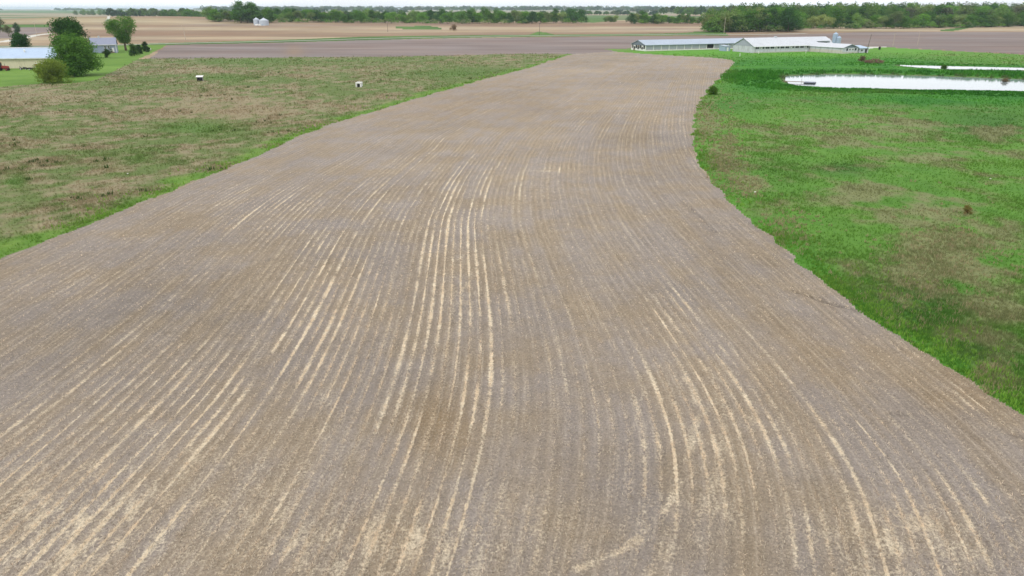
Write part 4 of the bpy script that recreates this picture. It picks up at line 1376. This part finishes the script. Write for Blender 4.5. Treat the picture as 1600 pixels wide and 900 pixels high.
MB().box(-.3, .3, -1.12, -1.02, .0, .35).build('feed_bucket', 'black', hb)


# ---------------- the barns by the ponds
def angle(a, b):
    return math.atan2(b[1] - a[1], b[0] - a[0])


BA = math.radians(23)
# long low curtain-sided barn
c = at(1008, 80)
LB = empty('curtain_barn', local(c, 0), BA, 'long low curtain sided barn with blue grey roof and ruined gable end', 'barn')
L1, W1, E1, R1 = 76.0, 15.0, 3.3, 5.7
mb = MB()
mb.box(.25, L1, .35, W1 - .35, -.8, .75).box(.25, L1, W1 - .5, W1 - .2, .75, E1)
mb.build('base_wall', 'conc', LB)
MB().box(.6, L1 - .2, .75, .85, .75, E1).build('inner_shade_sheet', 'dark', LB)  # dark backing sheet stands in for the shade behind the curtains
bay = 5.4
n = int(L1 / bay)
for k in range(n):
    x = .4 + k * bay
    MB().box(x - .16, x + .16, .12, .42, -.5, E1).build('post', 'white', LB)
    if k == 8:
        continue
    if k in (10,):
        dd = MB().box(x + .5, x + 2.6, .28, .36, 0, 2.7).build('door', 'white', LB)
        MB().box(x + 2.2, x + 2.35, .2, .27, 1.1, 1.3).build('handle', 'black', dd)
        MB().box(x + 2.7, x + bay - .2, .3, .38, .75, 2.9).build('curtain_panel', 'curtain', LB)
        continue
    MB().box(x + .18, x + bay - .18, .3, .38, .76, 3.2 - .2 * (k % 3 == 0)).build('curtain_panel', 'curtain', LB)
MB().box(0, L1, .1, .34, -.4, .42).build('skirt_board', 'white', LB)
MB().box(0, L1, .02, .24, E1 - .34, E1 - .02).build('eave_board', 'steel', LB)
roof(MB(), L1, W1, E1, R1, .5).build('roof', 'roof_galv', LB)
# ruined gable end
MB().prism([(.05, E1 - .3), (W1 - .05, E1 - .3), (W1 / 2, R1 - .05)], -.14, .02, 'x').build('gable', 'gablegrey', LB)
for k in range(8):
    y = .1 + k * (W1 - .4) / 7
    MB().box(-.12, .06, y, y + .2, -.5, E1 - .3).build('gable_post', 'white', LB)
for y0, y1, z0, z1, m in ((.3, 2.0, 0, 1.1, 'white'), (2.4, 4.2, 0, .8, 'white'), (4.5, 6.2, 0, 1.3, 'white'), (6.6, 8.3, 0, .7, 'white'), (8.7, 10.4, 0, 1.2, 'white'), (10.8, 12.6, 0, .9, 'wood'), (12.9, 14.7, 0, 1.2, 'white'),
                          (2.4, 3.6, 2.2, 3.0, 'white'), (6.8, 8.2, 2.3, 3.0, 'wood'), (10.8, 12.0, 2.2, 3.0, 'white')):
    MB().box(-.06, .0, y0, y1, z0, z1).build('gable_panel', m, LB)
MB().box(.5, .6, .4, W1 - .4, 0, E1 - .3).build('gable_shade_sheet', 'dark', LB)  # dark backing, painted shade seen through the gable gaps

# main barn
c = at(1177, 83)
A2 = math.radians(21.4)
L2, W2, E2, R2 = 47.0, 18.0, 3.5, 7.5
MBN = empty('main_barn', local(c, 0), A2, 'large main barn with white metal roof and a row of dark windows', 'barn')
walls(MB(), L2, W2, E2, R2).build('wall', 'block', MBN)
MB().prism([(.02, E2 + .02), (W2 - .02, E2 + .02), (W2 / 2, R2 - .02)], -.06, -.005, 'x').build('gable', 'gablegrey', MBN).data.materials[0] = mat_plain('grey_gable_siding', lin(158, 162, 174), .8, .06, .6)
rf = roof(MB(), L2, W2, E2, R2, .6).build('roof', 'roof_white', MBN)
MB().box(21.0, 22.6, W2 / 2 - .5, W2 / 2 + .5, R2 - .1, R2 + .7).build('ridge_vent', 'roof_white', rf)
k = 0
for i in range(13):
    x = 1.2 + i * 3.5
    wn_ = MB().box(x, x + 2.3, -.05, -.004, 2.15, 3.1).build('window', 'dark', MBN)
    MB().box(x + 1.1, x + 1.2, -.09, -.052, 2.15, 3.1).build('frame', 'block', wn_)
    if i % 3 == 1:
        MB().box(x + .1, x + 1.0, -.12, -.055, 2.2, 2.9).build('fan_shutter', 'white', wn_)
MB().box(0, L2, -.12, -.004, -.5, .5).build('footing', 'conc', MBN)
MB().box(-.6, L2 + .6, -.74, -.62, E2 - .32, E2 - .12).build('gutter', 'white', MBN)
# narrower end section of the main barn, with a dark side
ES = empty('barn_extension', MBN.location, A2, 'narrower end of the main barn with dark side below white roof', 'barn')
W3 = 9.0
sl_ = (R2 - E2) / (W2 / 2)
e3 = R2 - sl_ * W3 / 2
mb = MB()
walls(mb, 11.2, W3, e3, R2, -.8, L2 + .05, W2 / 2 - W3 / 2)
mb.build('wall', 'curtain', ES)
mb = MB()
roof(mb, 10.6, W3, e3, R2, .45, .14, L2 + 1.1, W2 / 2 - W3 / 2)
mb.build('roof', 'roof_white', ES)
MB().box(L2 + 1.0, L2 + 9.5, W2 / 2 - W3 / 2 - .08, W2 / 2 - W3 / 2 - .01, 3.0, e3 - .7).build('dark_side_strip', 'dark', ES)  # flat dark strip on the wall below the eave
# lean-to link in the long barn corner
c3 = at(1138, 80)
lk = empty('link_shed', local(c3, 0), A2, 'low pale blue shed tucked between the curtain barn and the main barn', 'shed')
MB().prism([(0, -.6), (5.5, -.6), (5.5, 3.1), (0, 2.6)], -2.4, 1.2, 'x').build('wall', 'steel', lk)
MB().prism([(-.3, 2.63), (5.8, 3.16), (5.8, 3.28), (-.3, 2.75)], -2.7, 1.4, 'x').build('roof', 'roof_galv', lk)
MB().box(-1.2, 0, -.06, -.004, 0, 2.1).build('door', 'white', lk)

# small barn, gable toward the pond
c = at(1316, 84)
A3 = A2 + math.radians(3)
SB = empty('small_barn', local(c, 0), A3 + math.pi / 2, 'small low barn with weathered gable facing the pond', 'barn')
Lb, Wb, Eb, Rb = 23.0, 11.5, 3.0, 4.7
mb = MB()
mb.prism([(-Wb, -.8), (0, -.8), (0, Eb), (-Wb / 2, Rb), (-Wb, Eb)], 0, Lb, 'x')
mb.build('wall', 'block', SB)
mb = MB()
roof(mb, Lb, Wb, Eb, Rb, .5, .14, 0, -Wb)
mb.build('roof', 'roof_white', SB)
MB().prism([(-Wb + .02, Eb + .01), (-.02, Eb + .01), (-Wb / 2, Rb - .02)], -.07, -.005, 'x').build('gable', 'gablegrey', SB)
MB().box(-.12, -.004, -Wb, 0, -.5, .9).build('lower_wall', 'conc', SB)
MB().box(0.1, Lb, .004, .12, -.5, 1.7).build('side_wall', 'conc', SB)
for k, y in enumerate((-3.2, -5.2, -7.4, -9.6)):
    wn_ = MB().box(-.09, -.004, y - .6, y + .6, 1.5, 2.7).build('window', 'white' if k in (1, 2) else 'dark', SB)
    MB().box(-.13, -.092, y - .45, y + .45, 1.65, 2.5).build('pane', 'glass', wn_)
# peaked stub behind it
pk = at(1297, 79.5)
SP_ = empty('feed_room', local(pk + np.array((0, 8.0)), 0), A2, 'little white peaked feed room between the main barn and the bins', 'shed')
walls(MB(), 6, 8, 3.2, 6.2).build('wall', 'steel', SP_)
roof(MB(), 6, 8, 3.2, 6.2, .4).build('roof', 'roof_white', SP_)
MB().box(2, 3.2, -.06, -.004, 0, 2.1).build('door', 'white', SP_)
# low annex
c = at(1342, 83)
AX = empty('annex_shed', local(c, 0), A3, 'low annex shed with pale flat roof beside the leaning pole', 'shed')
walls(MB(), 7.0, 13, 2.5, 3.6).build('wall', 'block', AX)
roof(MB(), 7.0, 13, 2.5, 3.6, .5).build('roof', 'roof_blue', AX)
wn_ = MB().box(1.2, 2.6, -.06, -.004, .8, 1.9).build('window', 'white', AX)
MB().box(1.35, 2.45, -.1, -.062, .92, 1.8).build('pane', 'glass', AX)
MB().box(4.4, 5.6, -.06, -.004, 0, 2.0).build('door', 'dark', AX)


def feed_bin(px, py, r, h, label, dist=34):
    b = at(px, py)
    e = empty('feed_bin', local(b, 0), 0, label, 'feed bin', 'galvanised feed bins behind the small barn')
    hop = 2.2
    MB().lathe([(.25, .9), (r, hop + .6), (r, h - 1.1), (r + .05, h - 1.1), (.3, h - .15), (.3, h)], 18).build('tank', 'steel', e)
    MB().lathe([(r + .06, h - 1.25), (r + .06, h - 1.12)], 18).build('eave_ring', 'silver', e)
    for zz_ in np.arange(3.4, h - 1.5, 1.1):
        MB().lathe([(r + .05, zz_), (r + .05, zz_ + .08)], 18).build('hoop', 'silver', e)
    for k in range(4):
        t = k * math.pi / 2 + .5
        MB().tube([(r * math.cos(t), r * math.sin(t), -.3), (r * math.cos(t), r * math.sin(t), 3.0)], [.08, .08], 6).build('leg', 'steel', e)
    for q in (-.2, .2):
        MB().tube([(q, -r - .12, .3), (q, -r - .12, h - 1.2)], [.03, .03], 4).build('ladder_rail', 'silver', e)


feed_bin(1302, 76.5, 1.5, 9.6, 'taller galvanised feed bin behind the small barn')
feed_bin(1308, 76.8, 1.35, 7.6, 'shorter galvanised feed bin behind the small barn')


# grain bins out in the stubble
def grain_bin(px, py, r, h, label):
    b = at(px, py)
    e = empty('grain_bin', local(b, 0), 0, label, 'grain bin', 'grain bins in the stubble field')
    MB().lathe([(r, -.5), (r, h)], 26).build('wall', 'silver', e, smooth=False)
    rf_ = MB().lathe([(r + .15, h), (r + .15, h + .1), (.5, h + r * .5), (.45, h + r * .5 + .4)], 26).build('roof', 'silver', e)
    MB().lathe([(.5, h + r * .5 + .35), (.1, h + r * .5 + .7)], 10).build('cap', 'white', rf_)
    for zz_ in np.arange(1.0, h, 1.0):
        MB().lathe([(r + .06, zz_), (r + .06, zz_ + .12)], 26).build('hoop', 'steel', e)
    MB().box(-.5, .5, -r - .1, -r + .1, 0, 2.0).build('door', 'steel', e)


grain_bin(401.5, 39.3, 3.6, 6.6, 'slim silver grain bin in the stubble field')
grain_bin(413, 39.6, 5.6, 5.6, 'wide silver grain bin in the stubble field')
p = at(403, 41)
ts_ = empty('white_trailer', local(p, 0), .3, 'tiny white trailer parked before the grain bins', 'trailer')
MB().prism([(-1.1, .7), (1.1, .7), (1.1, 2.3), (.9, 2.5), (-.9, 2.5), (-1.1, 2.3)], -3, 3, 'x').build('box_body', 'white', ts_)
for y in (-1.0, 1.0):
    wheel(ts_, -.5, y, .45, .25)


# distant farms
def far_barn(px, py, L, W, e_, r_, wallm, roofm, ang_, name, label, cat):
    b = at(px, py)
    e = empty(name, local(b, 0), ang_, label, cat)
    walls(MB(), L, W, e_, r_, -2).build('wall', wallm, e)
    roof(MB(), L, W, e_, r_, .6, .3).build('roof', roofm, e)
    MB().box(L * .4, L * .55, -.1, -.01, 0, e_ * .8).build('door', 'white', e)


far_barn(913, 22.6, 24, 16, 7, 13, 'barnred', 'barnred', .1, 'red_barn', 'distant dark red barn beyond the tree belt', 'barn')
far_barn(908, 22.2, 12, 9, 5, 9, 'white', 'roof_white', .1, 'white_farmhouse', 'distant white house just left of the red barn', 'house')
far_barn(1008, 18.6, 44, 20, 6, 11, 'white', 'roof_white', .05, 'white_shed', 'distant white shed right of the red barn', 'shed')
far_barn(79, 15.9, 60, 30, 9, 15, 'white', 'roof_white', .0, 'pale_farm_building', 'pale farm building on the horizon beyond the farmstead', 'shed')


# utility poles
def pole(px, py, h, label, mat='palepole', arm=True, lean=(0, 0), r=.16):
    b = at(px, py)
    e = empty('utility_pole', local(b, 0), .2, label, 'utility pole', 'utility poles along the fields')
    MB().tube([(0, 0, -1), (lean[0], lean[1], h)], [r * 1.2, r * .8], 8).build('post', mat, e)
    if arm:
        MB().box(lean[0] * .93 - 1.1, lean[0] * .93 + 1.1, lean[1] * .93 - .1, lean[1] * .93 + .1, h * .93, h * .93 + .16).build('crossarm', mat, e)
        for x in (-1.0, 0, 1.0):
            MB().lathe([(.06, h * .93 + .16), (.06, h * .93 + .36), (.03, h * .93 + .4)], 6, (lean[0] * .93 + x, lean[1] * .93)).build('insulator', 'steel', e)


pole(290.5, 63, 11, 'pale utility pole before the tan hill, beside the grass verge', lean=(-.6, 0), r=.2)
pole(58, 56, 12, 'pale utility pole by the farm drive, behind the round dark tree')
pole(606, 50, 11, 'utility pole at the left end of the green waterway', 'oldwood')
pole(843, 55, 11, 'utility pole at the small green wedge by the road', 'oldwood')
pole(1131, 52.5, 14, 'pale pole at the corner of the big wood', arm=False)
pole(1394.5, 74.2, 8.5, 'pole in the mauve field next to the end of the gravel drive', r=.12)
pole(1433, 72, 9.5, 'pole alone in the middle of the mauve field', r=.12)
pole(1353, 83.5, 9.8, 'dark leaning pole beside the low annex shed', 'oldwood', False, (1.3, 0), .15)

# floating dock on the wide pond
a, b = atz(1231, 129.3, POND_Z), atz(1256, 130.4, POND_Z)
DA = angle(a, b)
DK = empty('floating_dock', (a[0], a[1], POND_Z), DA, 'small dark floating dock with gangway on the wide pond', 'dock')
LD = float(np.hypot(*(b - a)))
MB().box(-1.5, LD, -.12, .0, .38, .50).build('gangway_rail', 'wood', DK)
MB().box(-1.5, LD, 1.0, 1.12, .38, .50).build('gangway_rail', 'wood', DK)
for k in range(int((LD + 1.4) / .6)):
    MB().box(-1.45 + k * .6, -1.45 + k * .6 + .5, .02, .98, .40, .46).build('plank', 'wood', DK)
pf = MB().box(LD, LD + 3.6, -1.0, 3.0, -.15, .35).build('float', 'black', DK)
for k in range(6):
    MB().box(LD + k * .6 + .03, LD + k * .6 + .55, -1.0, 3.0, .352, .42).build('plank', 'gablegrey', DK)
MB().tube([(LD - .8, -.3, -1), (LD - .8, -.3, 1.6)], [.05, .05], 6).build('mooring_post', 'oldwood', DK)

# brush pile on the dam
p = at(1365, 99)
mb = MB()
r = random.Random(3)
for k in range(170):
    t = r.uniform(0, 6.28); q = math.sqrt(r.random())
    x, y = 5.0 * q * math.cos(t), 3.2 * q * math.sin(t)
    z = (1 - q * .7) * 3.6 * r.random() + .2
    d_ = np.array((r.gauss(0, 1), r.gauss(0, 1), r.gauss(0, .45))); d_ /= np.linalg.norm(d_)
    l = r.uniform(.8, 2.6)
    rr = r.uniform(.05, .2)
    mb.tube([np.array((x, y, z)) - d_ * l / 2, np.array((x, y, z)) + d_ * l / 2], [rr, rr * .5], 5)
o = mb.build('brush_pile', 'brush', None, (p[0], p[1], gz(*p)))
o.scale = (.8, .8, .75)
tag(o, 'reddish brown brush pile on the grass between the barns and pond', 'brush pile')
p = at(1346, 97)
put_tree(tan, 'dry_weed_clump', p, 'pale dry weed clump next to the brush pile', cat='weeds', s=.5)
# small dark drum near the gravel drive
p = at(1374, 77.6)
bo = empty('oil_drum', local(p, 0), 0, 'black drum standing on the grass at the end of the gravel drive', 'drum')
MB().lathe([(.55, -.1), (.6, 0), (.6, .5), (.64, .55), (.6, .6), (.6, 1.2), (.56, 1.7)], 14).build('body', 'black', bo)
MB().lathe([(.5, 1.7), (.5, 1.74)], 14).build('lid', 'rust', bo)

for px, py, lab in ((1185, 84.8, 'white marker post in front of the main barn corner'), (1259, 83.2, 'white marker post in front of the main barn windows'), (1156, 88, 'pale marker post at the field corner below the barns')):
    p = at(px, py)
    e = empty('marker_post', local(p, 0), 0, lab, 'post', 'marker posts by the barns')
    MB().box(-.1, .1, -.1, .1, -.3, 1.5).build('shaft', 'white', e)
    MB().lathe([(.15, 1.5), (.15, 1.56), (.03, 1.66)], 8).build('cap', 'white', e)

# small stones
import bmesh
for px, py, lab in ((1179.5, 302, 'small white stone near the edge of the pasture'), (200, 273, 'small white stone in the meadow grass'), (1547, 281, 'small white stone far inside the pasture'), (969, 130, 'small pale stone in the upper tilled field')):
    p = at(px, py)
    me = bpy.data.meshes.new('stone')
    bm = bmesh.new()
    bmesh.ops.create_icosphere(bm, subdivisions=2, radius=.12)
    for v in bm.verts:
        v.co *= 1 + random.uniform(-.15, .15)
        v.co.z *= .7
    bm.to_mesh(me); bm.free()
    me.materials.append(M['stone'])
    o = link(bpy.data.objects.new('stone', me), None, (p[0], p[1], gz(*p) + .18))
    tag(o, lab, 'stone', 'pale stones')

# ------------------------------------------------------------------ haze
t = NT('haze')
t.t.nodes.remove(t.out)
t.out = t.t.nodes.new('ShaderNodeOutputMaterial')
pv = t.t.nodes.new('ShaderNodeVolumePrincipled')
pv.inputs['Color'].default_value = (.70, .85, 1.0, 1)
pv.inputs['Density'].default_value = 0.00006
pv.inputs['Anisotropy'].default_value = 0.2
t.t.links.new(pv.outputs[0], t.out.inputs['Volume'])
M['haze'] = t.m
hb = MB().box(-31000, 31000, -4500, 32000, -6.5, 60).build('haze', 'haze')
tag(hb, 'thin pale haze in the air over the land', None, None, 'stuff')
